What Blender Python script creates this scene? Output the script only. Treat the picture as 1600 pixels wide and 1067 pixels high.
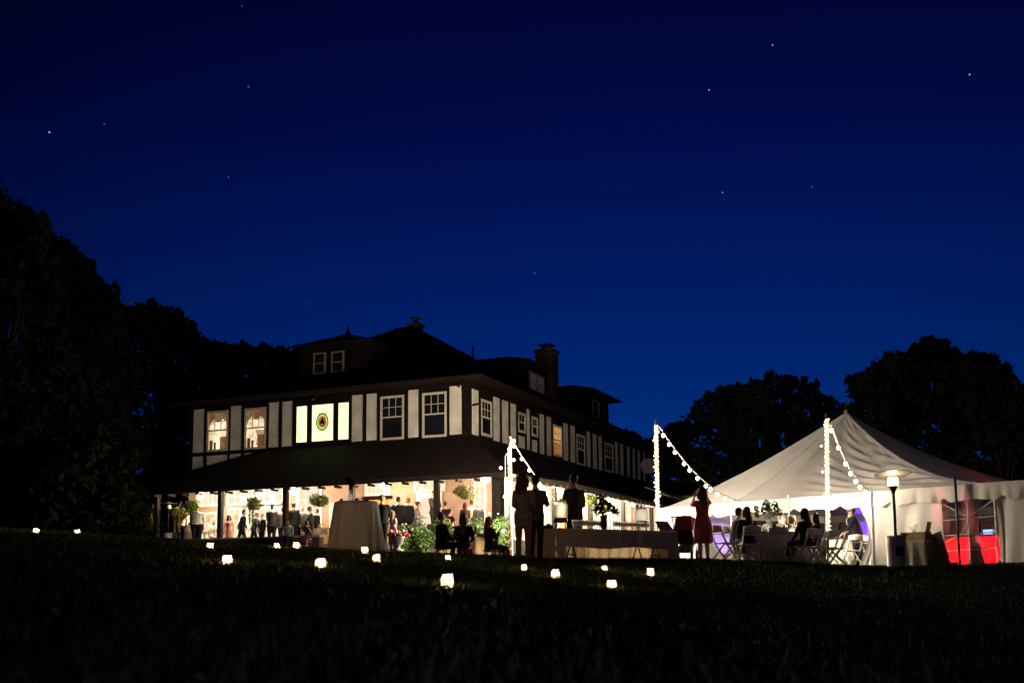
import bpy, math, random
import numpy as np
from mathutils import Vector, Matrix, noise

random.seed(7); np.random.seed(7)
R = math.radians
scene = bpy.context.scene
for o in list(bpy.data.objects):
    bpy.data.objects.remove(o)

# ------------------------------------------------------------------ camera
FPX, PCX, PCY, ROLL = 1620., 800., 720., .0092     # focal length, principal point (photo pixels), roll
PITCH = math.atan((901-PCY)/FPX)
CAM = np.array([0., 0., 1.])
_F = np.array([0, math.cos(PITCH), math.sin(PITCH)])
_R0 = np.array([1., 0, 0]); _U0 = np.array([0, -math.sin(PITCH), math.cos(PITCH)])
_R = _R0*math.cos(ROLL)-_U0*math.sin(ROLL); _U = _R0*math.sin(ROLL)+_U0*math.cos(ROLL)
cd = bpy.data.cameras.new('camera'); cam = bpy.data.objects.new('camera', cd)
scene.collection.objects.link(cam); scene.camera = cam
cd.sensor_width = 36; cd.lens = 36*FPX/1600; cd.shift_y = (PCY-533.5)/1600
cd.clip_start = .1; cd.clip_end = 3000
cd.dof.use_dof = True; cd.dof.focus_distance = 27; cd.dof.aperture_fstop = 1.5
cam.matrix_world = Matrix(((_R[0], _U[0], -_F[0], 0), (_R[1], _U[1], -_F[1], 0), (_R[2], _U[2], -_F[2], 1), (0, 0, 0, 1)))

# ------------------------------------------------------------------ sky (late dusk: deep blue, brightest low in the after-glow direction)
world = bpy.data.worlds.new('World'); scene.world = world; world.use_nodes = True
wn = world.node_tree.nodes; wl = world.node_tree.links
tc = wn.new('ShaderNodeTexCoord'); sp = wn.new('ShaderNodeSeparateXYZ'); wl.new(tc.outputs['Generated'], sp.inputs[0])
rp = wn.new('ShaderNodeValToRGB'); wl.new(sp.outputs['Z'], rp.inputs[0])
e = rp.color_ramp.elements
e[0].position = 0; e[0].color = (.0006, .030, .175, 1)
e[1].position = 1; e[1].color = (.0002, .0003, .006, 1)
for p, c in ((.14, (.0004, .025, .172, 1)), (.22, (.0003, .0165, .152, 1)), (.30, (.0004, .0102, .122, 1)), (.40, (.0006, .0048, .082, 1)), (.52, (.0008, .0022, .048, 1))):
    k = e.new(p); k.color = c
dt = wn.new('ShaderNodeVectorMath'); dt.operation = 'DOT_PRODUCT'; wl.new(tc.outputs['Generated'], dt.inputs[0])
dt.inputs[1].default_value = (math.sin(R(6)), math.cos(R(6)), 0)
mr = wn.new('ShaderNodeMapRange'); wl.new(dt.outputs['Value'], mr.inputs[0])
mr.inputs[1].default_value = .72; mr.inputs[2].default_value = .99; mr.inputs[3].default_value = .20; mr.inputs[4].default_value = 1.0
mx = wn.new('ShaderNodeVectorMath'); mx.operation = 'SCALE'; wl.new(rp.outputs[0], mx.inputs[0]); wl.new(mr.outputs[0], mx.inputs['Scale'])
wl.new(mx.outputs[0], wn['Background'].inputs[0]); wn['Background'].inputs[1].default_value = 1.0

vs = scene.view_settings; vs.view_transform = 'Standard'; vs.look = 'None'; vs.exposure = 0; vs.gamma = 1; vs.use_curve_mapping = False
cy = scene.cycles
cy.use_denoising = True
try: cy.denoiser = 'OPENIMAGEDENOISE'
except Exception: pass
cy.max_bounces = 6; cy.diffuse_bounces = 3; cy.transparent_max_bounces = 16; cy.caustics_reflective = False; cy.caustics_refractive = False
cy.sample_clamp_indirect = 3.0; cy.use_light_tree = True

# ------------------------------------------------------------------ helpers
COL = scene.collection

def ray(px, py): return _F+_R*((px-PCX)/FPX)-_U*((py-PCY)/FPX)
def at(px, py, Y):
    d = ray(px, py); return Vector((CAM+d*(Y/d[1])).tolist())
def proj(P):
    q = np.array(P)-CAM; z = q@_F
    return PCX+FPX*(q@_R)/z, PCY-FPX*(q@_U)/z
def horizon(px): return 901-.0092*(px-800)

def tag(o, label=None, cat=None, group=None, kind=None):
    if label: o['label'] = label
    if cat: o['category'] = cat
    if group: o['group'] = group
    if kind: o['kind'] = kind
    return o

def empty(name, loc, rz=0, label=None, cat=None, group=None):
    o = bpy.data.objects.new(name, None); COL.objects.link(o)
    o.location = loc; o.rotation_euler = (0, 0, rz); o.empty_display_size = .2
    return tag(o, label, cat, group)

class MB:
    def __init__(s, M=None): s.v = []; s.f = []; s.M = M
    def add(s, vs, fs):
        n = len(s.v)
        if s.M is not None: vs = [tuple(s.M @ Vector(p)) for p in vs]
        s.v += [tuple(p) for p in vs]; s.f += [tuple(i+n for i in f) for f in fs]; return s
    def box(s, x0, x1, y0, y1, z0, z1, M=None):
        x0, x1 = min(x0, x1), max(x0, x1); y0, y1 = min(y0, y1), max(y0, y1); z0, z1 = min(z0, z1), max(z0, z1)
        vs = [(x0, y0, z0), (x1, y0, z0), (x1, y1, z0), (x0, y1, z0), (x0, y0, z1), (x1, y0, z1), (x1, y1, z1), (x0, y1, z1)]
        if M is not None: vs = [tuple(M @ Vector(p)) for p in vs]
        return s.add(vs, [(3, 2, 1, 0), (4, 5, 6, 7), (0, 1, 5, 4), (1, 2, 6, 5), (2, 3, 7, 6), (3, 0, 4, 7)])
    def tube(s, pts, rad, n=8, cap=True, ref=None, ry=None):
        pts = [Vector(p) for p in pts]; m = len(pts)
        if not hasattr(rad, '__len__'): rad = [rad]*m
        vs = []; prev = None
        for i, p in enumerate(pts):
            t = (pts[min(i+1, m-1)]-pts[max(i-1, 0)])
            if t.length < 1e-9: t = Vector((0, 0, 1))
            t.normalize()
            if ref is not None: a = Vector(ref)
            elif prev is not None: a = prev
            else: a = Vector((1, 0, 0)) if abs(t.x) < .8 else Vector((0, 1, 0))
            a = (a-t*a.dot(t)); a.normalize(); b = t.cross(a); prev = a
            r1 = rad[i]; r2 = ry[i] if ry is not None else r1
            for k in range(n):
                c = 2*math.pi*k/n; vs.append(p+a*(r1*math.cos(c))+b*(r2*math.sin(c)))
        fs = [(i*n+k, i*n+(k+1) % n, (i+1)*n+(k+1) % n, (i+1)*n+k) for i in range(m-1) for k in range(n)]
        if cap: fs += [tuple(range(n-1, -1, -1)), tuple((m-1)*n+k for k in range(n))]
        return s.add(vs, fs)
    def ball(s, c, r, n=10, m=7, M=None):
        if not hasattr(r, '__len__'): r = (r, r, r)
        c = Vector(c); vs = []
        for i in range(1, m):
            th = math.pi*i/m
            for k in range(n):
                ph = 2*math.pi*k/n
                vs.append(Vector((r[0]*math.sin(th)*math.cos(ph), r[1]*math.sin(th)*math.sin(ph), r[2]*math.cos(th))))
        vs += [Vector((0, 0, r[2])), Vector((0, 0, -r[2]))]
        if M is not None: vs = [M @ v for v in vs]
        vs = [c+v for v in vs]
        T = (m-1)*n; B = T+1
        fs = [(i*n+k, (i+1)*n+k, (i+1)*n+(k+1) % n, i*n+(k+1) % n) for i in range(m-2) for k in range(n)]
        fs += [(T, k, (k+1) % n) for k in range(n)]+[(B, (m-2)*n+(k+1) % n, (m-2)*n+k) for k in range(n)]
        return s.add(vs, fs)
    def lathe(s, prof, c=(0, 0, 0), n=16):
        c = Vector(c); vs = []; m = len(prof)
        for r, z in prof:
            for k in range(n):
                a = 2*math.pi*k/n; vs.append(c+Vector((r*math.cos(a), r*math.sin(a), z)))
        fs = [(i*n+k, i*n+(k+1) % n, (i+1)*n+(k+1) % n, (i+1)*n+k) for i in range(m-1) for k in range(n)]
        fs += [tuple(range(n-1, -1, -1)), tuple((m-1)*n+k for k in range(n))]
        return s.add(vs, fs)
    def poly(s, pts): return s.add(pts, [tuple(range(len(pts)))])
    def slab(s, pts, th):           # a flat polygon given thickness th along -z
        n = len(pts); lo = [(p[0], p[1], p[2]-th) for p in pts]
        return s.add(list(pts)+lo, [tuple(range(n)), tuple(range(2*n-1, n-1, -1))]+[(i, i+n, (i+1) % n+n, (i+1) % n) for i in range(n)])
    def grid(s, fn, nu, nv):
        vs = [fn(i/nu, j/nv) for j in range(nv+1) for i in range(nu+1)]
        return s.add(vs, [(j*(nu+1)+i, j*(nu+1)+i+1, (j+1)*(nu+1)+i+1, (j+1)*(nu+1)+i) for j in range(nv) for i in range(nu)])
    def build(s, name, mat, parent=None, smooth=False, loc=None, label=None, solid=0):
        me = bpy.data.meshes.new(name); me.from_pydata(s.v, [], s.f); me.update()
        if smooth: me.polygons.foreach_set('use_smooth', [True]*len(me.polygons))
        o = bpy.data.objects.new(name, me); COL.objects.link(o)
        if mat: me.materials.append(mat)
        if parent: o.parent = parent
        if loc is not None: o.location = loc
        if label: o['label'] = label
        if solid:
            md = o.modifiers.new('thick', 'SOLIDIFY'); md.thickness = solid; md.offset = 0
        return o

def kids(o): return [c for c in bpy.data.objects if c.parent == o]
def copy_tree(o, loc=None, rz=None, label=None, parent=None, ch=None):
    c = o.copy(); COL.objects.link(c)
    if parent: c.parent = parent
    if loc is not None: c.location = loc
    if rz is not None: c.rotation_euler = (0, 0, rz)
    if label: c['label'] = label
    for k in (o.children): copy_tree(k, parent=c)
    return c

# ------------------------------------------------------------------ materials
def mat(name, col, rough=.7, var=.25, scale=6., bump=0., metal=0., sheen=0., spec=.3, emit=None, es=0., bscale=None, trans=0.):
    m = bpy.data.materials.new(name); m.use_nodes = True; nt = m.node_tree; n = nt.nodes; L = nt.links
    b = n['Principled BSDF']; b.inputs['Roughness'].default_value = rough; b.inputs['Metallic'].default_value = metal
    b.inputs['Specular IOR Level'].default_value = spec
    t = n.new('ShaderNodeTexCoord')
    nz = n.new('ShaderNodeTexNoise'); nz.inputs['Scale'].default_value = scale; nz.inputs['Detail'].default_value = 5
    L.new(t.outputs['Object'], nz.inputs['Vector'])
    cr = n.new('ShaderNodeValToRGB'); L.new(nz.outputs['Fac'], cr.inputs[0])
    cr.color_ramp.elements[0].position = .3; cr.color_ramp.elements[1].position = .7
    cr.color_ramp.elements[0].color = tuple(c*(1-var) for c in col)+(1,)
    cr.color_ramp.elements[1].color = tuple(min(1, c*(1+var)) for c in col)+(1,)
    L.new(cr.outputs[0], b.inputs['Base Color'])
    if bump:
        nb = n.new('ShaderNodeTexNoise'); nb.inputs['Scale'].default_value = bscale or scale*4; nb.inputs['Detail'].default_value = 4
        L.new(t.outputs['Object'], nb.inputs['Vector'])
        bp = n.new('ShaderNodeBump'); bp.inputs['Strength'].default_value = bump; bp.inputs['Distance'].default_value = .02
        L.new(nb.outputs['Fac'], bp.inputs['Height']); L.new(bp.outputs[0], b.inputs['Normal'])
    if emit:
        b.inputs['Emission Color'].default_value = tuple(emit)+(1,); b.inputs['Emission Strength'].default_value = es
    if trans:
        tr = n.new('ShaderNodeBsdfTranslucent'); L.new(cr.outputs[0], tr.inputs[0])
        mxs = n.new('ShaderNodeMixShader'); mxs.inputs[0].default_value = trans
        L.new(b.outputs[0], mxs.inputs[1]); L.new(tr.outputs[0], mxs.inputs[2]); L.new(mxs.outputs[0], n['Material Output'].inputs[0])
    return m

def emission(name, col, st):
    m = bpy.data.materials.new(name); m.use_nodes = True; n = m.node_tree.nodes; n.clear()
    e_ = n.new('ShaderNodeEmission'); e_.inputs[0].default_value = tuple(col)+(1,); e_.inputs[1].default_value = st
    o_ = n.new('ShaderNodeOutputMaterial'); m.node_tree.links.new(e_.outputs[0], o_.inputs[0]); return m

def glassy(name, tint=(1, 1, 1), clear=.85, rough=.05, haze=0.):
    m = bpy.data.materials.new(name); m.use_nodes = True; n = m.node_tree.nodes; L = m.node_tree.links; n.clear()
    tr = n.new('ShaderNodeBsdfTransparent'); tr.inputs[0].default_value = tuple(tint)+(1,)
    gl = n.new('ShaderNodeBsdfGlossy'); gl.inputs[1].default_value = rough; gl.inputs[0].default_value = (1, 1, 1, 1)
    m1 = n.new('ShaderNodeMixShader'); m1.inputs[0].default_value = 1-clear
    L.new(tr.outputs[0], m1.inputs[1]); L.new(gl.outputs[0], m1.inputs[2]); last = m1
    if haze:
        df = n.new('ShaderNodeBsdfTranslucent'); df.inputs[0].default_value = (.9, .9, .9, 1)
        m2 = n.new('ShaderNodeMixShader'); m2.inputs[0].default_value = haze; L.new(m1.outputs[0], m2.inputs[1]); L.new(df.outputs[0], m2.inputs[2]); last = m2
    o_ = n.new('ShaderNodeOutputMaterial'); L.new(last.outputs[0], o_.inputs[0]); return m

def brick_mat(name, c1, c2, mortar, w=.22, h=.075, bump=.6, flat=False):
    m = bpy.data.materials.new(name); m.use_nodes = True; nt = m.node_tree; n = nt.nodes; L = nt.links
    b = n['Principled BSDF']; b.inputs['Roughness'].default_value = .85; b.inputs['Specular IOR Level'].default_value = .08
    t = n.new('ShaderNodeTexCoord'); s = n.new('ShaderNodeSeparateXYZ'); L.new(t.outputs['Object'], s.inputs[0])
    ad = n.new('ShaderNodeMath'); ad.operation = 'ADD'; L.new(s.outputs[0], ad.inputs[0]); L.new(s.outputs[1], ad.inputs[1])
    cb = n.new('ShaderNodeCombineXYZ'); L.new(ad.outputs[0], cb.inputs[0]); L.new(s.outputs[2], cb.inputs[1])
    bt = n.new('ShaderNodeTexBrick'); L.new(cb.outputs[0], bt.inputs['Vector'])
    bt.inputs['Scale'].default_value = 1; bt.inputs['Brick Width'].default_value = w; bt.inputs['Row Height'].default_value = h
    bt.inputs['Mortar Size'].default_value = min(w, h)*.12; bt.inputs['Bias'].default_value = 0
    bt.inputs['Color1'].default_value = c1+(1,); bt.inputs['Color2'].default_value = c2+(1,); bt.inputs['Mortar'].default_value = mortar+(1,)
    nz = n.new('ShaderNodeTexNoise'); nz.inputs['Scale'].default_value = 1.7; L.new(t.outputs['Object'], nz.inputs['Vector'])
    mu = n.new('ShaderNodeMix'); mu.data_type = 'RGBA'; mu.blend_type = 'MULTIPLY'; mu.inputs[0].default_value = .5
    L.new(bt.outputs['Color'], mu.inputs[6]); L.new(nz.outputs['Fac'], mu.inputs[7]); L.new(mu.outputs[2], b.inputs['Base Color'])
    bp = n.new('ShaderNodeBump'); bp.inputs['Strength'].default_value = bump; bp.inputs['Distance'].default_value = .01; bp.invert = True
    L.new(bt.outputs['Fac'], bp.inputs['Height']); L.new(bp.outputs[0], b.inputs['Normal'])
    return m

M = {}
M['brick'] = brick_mat('brick', (.60, .36, .25), (.66, .43, .32), (.68, .58, .48))
M['dormer_trim'] = mat('dormer_trim', (.22, .18, .16), .6, .1)
M['shingle'] = brick_mat('shingle', (.016, .011, .011), (.024, .017, .016), (.015, .012, .012), .30, .16, 1.0)
M['porch_shingle'] = brick_mat('porch_shingle', (.030, .019, .019), (.040, .026, .025), (.02, .016, .015), .30, .14, 1.0)
M['chimney_brick'] = brick_mat('chimney_brick', (.10, .04, .03), (.13, .06, .045), (.10, .08, .07))
M['dormer_shingle'] = brick_mat('dormer_shingle', (.011, .007, .007), (.015, .010, .010), (.006, .005, .005), .30, .16, 1.0)  # darker shingle copy: shade on the dormer faces put into the colour
M['plaster'] = mat('plaster', (.78, .72, .62), .9, .17, 1.6, .35, bscale=60)
M['timber'] = mat('timber', (.013, .0085, .008), .8, .35, 5, .3, spec=.08)
M['fascia'] = mat('fascia', (.022, .013, .012), .8, .3, 4, .2, spec=.08)
M['white_paint'] = mat('white_paint', (.78, .76, .70), .5, .05, 4)
M['trim'] = mat('trim', (.66, .60, .50), .5, .08, 4)
M['dark_glass'] = mat('dark_glass', (.012, .012, .016), .12, .4, 1.2, spec=0.)
M['pane'] = glassy('pane', (1, 1, 1), .94)
M['porch_wood'] = mat('porch_wood', (.35, .27, .19), .7, .2, 4)
M['post_paint'] = mat('post_paint', (.022, .018, .016), .7, .3, 6, spec=.15)
M['door_wood'] = mat('door_wood', (.55, .30, .09), .45, .25, 3)
M['stone'] = mat('stone', (.30, .28, .26), .85, .2, 5, .4)
M['terrace_floor'] = mat('terrace_floor', (.32, .28, .25), .8, .2, 2, .2)
M['ceil'] = mat('ceil', (.60, .54, .45), .8, .08, 3)
M['room'] = emission('room_lit', (1.0, .80, .54), 1.35)
def _room(m):
    n = m.node_tree.nodes; L = m.node_tree.links; t = n.new('ShaderNodeTexCoord'); z = n.new('ShaderNodeTexNoise'); z.inputs['Scale'].default_value = 1.6; z.inputs['Detail'].default_value = 2
    c = n.new('ShaderNodeValToRGB'); c.color_ramp.elements[0].position = .38; c.color_ramp.elements[1].position = .60
    c.color_ramp.elements[0].color = (.62, .40, .20, 1); c.color_ramp.elements[1].color = (1, .84, .58, 1)
    L.new(t.outputs['Object'], z.inputs['Vector']); L.new(z.outputs['Fac'], c.inputs[0])
    L.new(c.outputs[0], [q for q in n if q.type == 'EMISSION'][0].inputs[0])
_room(M['room'])
M['room_orange'] = emission('room_orange', (1.0, .48, .10), .75)
M['stained'] = emission('stained_lit', (.80, 1.0, .38), 2.0)
M['hall_lit'] = emission('hall_lit', (1.0, .79, .55), 1.15)
M['curtain'] = mat('curtain', (.30, .19, .13), .9, .3, 8, .3, trans=.6)
M['curtain_pale'] = mat('curtain_pale', (.70, .52, .36), .9, .2, 8, .3, trans=.6)
M['bulb'] = emission('bulb_lit', (1.0, .84, .64), 12)
M['coil'] = emission('coil_lit', (1.0, .80, .50), 3.2)
M['globe'] = emission('globe_lit', (1.0, .82, .6), 40)
M['flame'] = emission('flame_lit', (1.0, .60, .25), 25)
M['flame2'] = emission('table_flame', (1.0, .62, .28), 60)
M['mantle'] = emission('heater_mantle', (1.0, .70, .42), 14)
M['jar'] = glassy('jar', (1, .97, .93), .95, .12, .16)
M['clear'] = glassy('clear', (.97, .97, 1), .88, .10, .50)
M['vinyl'] = glassy('vinyl', (.92, .9, .9), .95, .1, .02)
M['wood_post'] = mat('wood_post', (.36, .23, .12), .8, .3, 7, .4)
M['cord'] = mat('cord', (.45, .36, .25), .7, .1)
M['metal_dark'] = mat('metal_dark', (.03, .03, .032), .4, .2, 8, metal=.6)
M['steel'] = mat('steel', (.50, .50, .48), .45, .15, 9, metal=.2)
M['green_metal'] = mat('green_metal', (.05, .085, .075), .35, .2, 9, metal=.5)
M['linen_dark'] = mat('linen_dark', (.50, .41, .38), .95, .15, 30, .3, bscale=200)
M['linen_grey'] = mat('linen_grey', (.50, .485, .475), .95, .12, 25, .3, bscale=200)
M['linen_beige'] = mat('linen_beige', (.62, .46, .25), .95, .12, 20, .3, bscale=200, trans=.5)
M['linen_white'] = mat('linen_white', (.62, .58, .52), .95, .08, 20, .2)
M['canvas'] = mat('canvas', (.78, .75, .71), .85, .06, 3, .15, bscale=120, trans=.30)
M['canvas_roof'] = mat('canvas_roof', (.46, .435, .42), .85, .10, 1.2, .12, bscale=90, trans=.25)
M['shade_brown_wall'] = mat('shade_brown_wall', (.33, .195, .10), .9, .10, 1.5, .2)  # dimly lit marquee wall: the dimness is put into this brown
M['drape'] = mat('drape', (.62, .56, .52), .9, .08, 3, .1, trans=.3)
M['red_cloth'] = mat('red_cloth', (.55, .05, .06), .9, .2, 8, .2)
M['red_dark'] = mat('red_dark', (.17, .022, .03), .9, .25, 8, .2)
M['chair_white'] = mat('chair_white', (.72, .70, .65), .45, .06, 5)
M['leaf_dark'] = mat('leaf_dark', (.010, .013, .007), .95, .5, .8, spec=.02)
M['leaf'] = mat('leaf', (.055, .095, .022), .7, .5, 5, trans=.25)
M['leaf_bright'] = mat('leaf_bright', (.12, .20, .03), .7, .4, 9, trans=.3)
M['leaf_yellow'] = mat('leaf_yellow', (.24, .20, .03), .7, .4, 9, trans=.3)
M['bark'] = mat('bark', (.016, .012, .010), .95, .4, 4, .6, spec=.03)
M['flower_pink'] = mat('flower_pink', (.62, .06, .16), .7, .3, 20, trans=.2)
M['flower_pale'] = mat('flower_pale', (.75, .60, .50), .7, .2, 20, trans=.2)
M['basket'] = mat('basket', (.14, .075, .035), .9, .4, 20, .6)
M['wax'] = mat('wax', (.75, .68, .55), .5, .1)
M['crate_wood'] = mat('crate_wood', (.36, .23, .11), .8, .3, 8, .3)
M['dark_board'] = mat('dark_board', (.085, .04, .025), .6, .3, 6)
M['rubber'] = mat('rubber', (.02, .02, .02), .8)
M['skin'] = mat('skin', (.48, .27, .18), .55, .08, 10)
M['skin_dark'] = mat('skin_dark', (.20, .10, .06), .5, .08, 10)
M['grass'] = mat('grass', (.019, .029, .008), .8, .5, .6, trans=.10, spec=.1)
def soil():
    m = mat('lawn_soil', (.018, .022, .010), .95, .5, 1.3, .6, spec=.08, bscale=30); return m
M['lawn'] = soil()

# ------------------------------------------------------------------ terrain
def _ctrl():
    pts = []
    for X in (-14, -10, -6, -2, 2, 5.5):
        for Y in (-4, 0, 4, 8, 12, 16): pts.append((X, Y, .42-.085*X+.038*Y))
    for X, Y, z in ((9, 0, .05), (9, 8, .35), (9, 14, .62), (9, 19, .95), (13, 0, .1), (13, 8, .4), (13, 16, .85), (18, 4, .3), (18, 12, .7), (18, 20, 1.1),
                    (-18, 4, 1.9), (-18, 12, 2.1), (-22, 20, 2.3)):
        pts.append((X, Y, z))
    def P(px, Y, z): pts.append(((px-800)/FPX*Y, Y, z))
    for a in ((820, 21.5, 1.37), (900, 23, 1.35), (1000, 23, 1.34), (1100, 25, 1.35), (1200, 28, 1.33), (1300, 28, 1.20), (1400, 27, 1.10),
              (1400, 23.5, 1.08), (1500, 26, 1.12), (1600, 24.4, 1.22), (1600, 30, 1.25), (1200, 35, 1.3), (1000, 37, 1.5), (797, 34, 1.60),
              (700, 26, 1.45), (700, 21, 1.42), (600, 34, 1.92), (600, 27, 1.66), (550, 22.5, 1.56), (690, 37, 1.85), (460, 41, 2.1), (460, 30, 1.85), (340, 44, 2.3),
              (340, 30, 1.95), (246, 46, 2.36), (240, 30, 2.05), (100, 35, 2.25), (0, 30, 2.2), (0, 45, 2.4), (60, 20, 1.92), (200, 21, 1.85), (400, 21, 1.62),
              (900, 44, 2.0), (1000, 52, 2.1), (600, 50, 2.3), (1300, 44, 1.6), (1500, 40, 1.5), (945, 19, 1.08), (1017, 18, .97)):
        P(*a)
    for X in (-60, -20, 20, 60):
        for Y in (70, 105): pts.append((X, Y, 2.5 if X < 0 else 2.2))
    for X, Y, z in ((-60, 0, 2.6), (-60, 35, 2.7), (60, 0, .6), (60, 35, 1.6), (-30, -20, 2), (30, -20, .3), (0, -20, -.3)): pts.append((X, Y, z))
    return np.array(pts, float)
_CP = _ctrl()
def _k(d2): return d2*np.log(d2+1e-9)*.5
_n = len(_CP); _A = np.zeros((_n+3, _n+3))
_D = ((_CP[:, None, :2]-_CP[None, :, :2])**2).sum(-1)
_A[:_n, :_n] = _k(_D)+np.eye(_n)*4.0
_A[:_n, _n] = 1; _A[:_n, _n+1:] = _CP[:, :2]; _A[_n, :_n] = 1; _A[_n+1:, :_n] = _CP[:, :2].T
_W = np.linalg.solve(_A, np.concatenate([_CP[:, 2], np.zeros(3)]))
def gz_arr(X, Y):
    X = np.clip(np.asarray(X, float), -60, 60); Y = np.clip(np.asarray(Y, float), -20, 105)
    d = (X[..., None]-_CP[:, 0])**2+(Y[..., None]-_CP[:, 1])**2
    return (_k(d)*_W[:_n]).sum(-1)+_W[_n]+_W[_n+1]*X+_W[_n+2]*Y
def gz(x, y): return float(gz_arr(np.array([x]), np.array([y]))[0])
def gpt(px, Y, dz=0.):
    """the point of the ground under photo column px at distance Y"""
    z = 1.4
    for _ in range(4):
        p = at(px, horizon(px)-(z-1)*FPX/Y, Y); z = gz(p.x, p.y)
    return Vector((p.x, p.y, z+dz))

gx = np.unique(np.concatenate([np.arange(-24, 24.1, .4), np.arange(-60, 61, 3), [-900, -500, -250, -120, 120, 250, 500, 900]]))
gy = np.unique(np.concatenate([np.arange(0, 40, .4), np.arange(40, 60, 1), np.arange(-20, 106, 3), [-300, -100, 160, 300, 600, 1200]]))
XX, YY = np.meshgrid(gx, gy); ZZ = gz_arr(XX, YY)
ZZ = ZZ+.012*np.sin(XX*2.1+np.sin(YY*1.3))*np.cos(YY*1.7)
b = MB(); b.v = list(zip(XX.ravel().tolist(), YY.ravel().tolist(), ZZ.ravel().tolist()))
nx = len(gx)
b.f = [(j*nx+i, j*nx+i+1, (j+1)*nx+i+1, (j+1)*nx+i) for j in range(len(gy)-1) for i in range(nx-1)]
tag(b.build('lawn', M['lawn'], smooth=True), kind='structure')

def quads_mesh(name, C, A, B, material, parent=None, kind=None):
    """many small faces: centres C and half-axes A, B (n,3)"""
    n = len(C); V = np.empty((n, 4, 3)); V[:, 0] = C-A-B*.5; V[:, 1] = C+A*.15-B; V[:, 2] = C+A+B*.4; V[:, 3] = C-A*.2+B
    me = bpy.data.meshes.new(name); me.vertices.add(n*4); me.vertices.foreach_set('co', V.astype(np.float32).ravel())
    me.loops.add(n*4); me.loops.foreach_set('vertex_index', np.arange(n*4, dtype=np.int32))
    me.polygons.add(n); me.polygons.foreach_set('loop_start', np.arange(0, n*4, 4, dtype=np.int32))
    me.update(calc_edges=True); me.validate()
    me.materials.append(material)
    o = bpy.data.objects.new(name, me); COL.objects.link(o)
    if parent: o.parent = parent
    if kind: o['kind'] = kind
    return o

def rand_dirs(n, rs):
    v = rs.normal(size=(n, 3)); return v/np.linalg.norm(v, axis=1)[:, None]

# grass blades on the part of the slope that the lamps and candles reach
rs = np.random.RandomState(3)
n = 330000
gX = rs.uniform(-14, 14, n); gY = 3.2+22*rs.uniform(0, 1, n)**.9
keep = np.abs(gX) < gY*.55+1; gX = gX[keep]; gY = gY[keep]; n = len(gX)
C = np.stack([gX, gY, gz_arr(gX, gY)], 1)
h = rs.uniform(.02, .05, n)
th = rs.uniform(0, 6.28, n); ln = rs.normal(0, .35, (n, 2))
Aup = np.stack([ln[:, 0]*h, ln[:, 1]*h, h], 1); Bw = np.stack([np.cos(th), np.sin(th), np.zeros(n)], 1)*.006
quads_mesh('grass', C+Aup*.8, Aup, Bw, M['grass'], kind='stuff')

# ------------------------------------------------------------------ house
RV = Vector((.39950, .91673, 0)); LV = Vector((-.91673, .39950, 0)); C0 = Vector((-1.735, 44., 0))
HZ = 2.0
house = empty('half_timbered_house', (C0.x, C0.y, HZ), math.atan2(-.39950, .91673),
              'large half timbered house with cream panels, hipped dark roof and brightly lit porch', 'house')
def H(s, v, z): return Vector((-s, v, z-HZ))                    # house frame: s left along the front, v back along the side
def HW(s, v, z): return C0+LV*s+RV*v+Vector((0, 0, z))         # the same point in the world
def hbox(b, s0, s1, v0, v1, z0, z1): return b.box(-s0, -s1, v0, v1, z0-HZ, z1-HZ)
def wbox(b, side, u0, u1, d0, d1, z0, z1):                      # u along a wall, d outwards from it
    return hbox(b, u0, u1, -d0, -d1, z0, z1) if side == 'F' else hbox(b, -d0, -d1, u0, u1, z0, z1)
def wl_point(side, u, d, z): return H(u, -d, z) if side == 'F' else H(-d, u, z)

# upper walls (the dark timber frame's backing) and ground floor walls
hbox(MB(), .02, 15.2, .02, 10.9, 5.2, 9.45).build('upper_wall', M['timber'], house)
hbox(MB(), .02, 9.0, 10.9, 27.5, 5.2, 9.35).build('rear_wing_wall', M['timber'], house)
PAN_F = [(.42, 1.02), (2.53, 3.06), (4.64, 5.2), (5.37, 5.96), (9.17, 9.77), (9.93, 10.52), (12.06, 12.75), (14.27, 14.99)]
PAN_S = [(.08, .67), (2.13, 2.91), (3.08, 3.88), (4.04, 4.77), (5.98, 6.45), (7.63, 8.33), (8.58, 9.3), (10.95, 11.76), (12.0, 12.8), (14.61, 15.34), (15.64, 16.45),
         (16.65, 17.37), (19.7, 20.4), (20.7, 21.5), (22.1, 22.8), (23.3, 24.0), (24.4, 25.1), (25.6, 26.3)]
def panel(side, u0, u1, z0, z1):
    b = MB(); wbox(b, side, u0, u1, 0, .035, z0, z1); return b.build('plaster_panel', M['plaster'], house)
for u0, u1 in PAN_F: panel('F', u0, u1, 7.11, 9.23)
for u0, u1 in PAN_S: panel('S', u0, u1, 7.07 if u0 < 18 else 7.15, 9.07)
for u0, u1 in ((10.66, 11.9), (12.06, 12.75), (12.86, 14.13), (14.27, 14.99)): panel('F', u0, u1, 5.6, 6.92)
for u0, u1 in ((4.97, 5.82), (6.66, 7.4)): panel('S', u0, u1, 7.07, 7.66)
def timber(side, u0, u1, z0, z1, d=.075, name='timber_post'):
    b = MB(); wbox(b, side, u0, u1, 0, d, z0, z1); return b.build(name, M['timber'], house)
gF = [(0.0, .42)]+[(1.02, 1.14), (2.34, 2.53), (3.06, 3.25), (4.46, 4.64), (5.2, 5.37), (5.96, 6.08), (6.73, 6.9), (8.16, 8.33), (9.01, 9.17), (9.77, 9.93), (10.52, 10.65),
      (11.91, 12.06), (12.75, 12.85), (14.14, 14.27), (14.99, 15.22)]
for u0, u1 in gF: timber('F', u0+.004, u1-.004, 7.11, 9.23)
for u0, u1 in gF[-5:]: timber('F', u0+.004, u1-.004, 5.5, 6.92)
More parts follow.
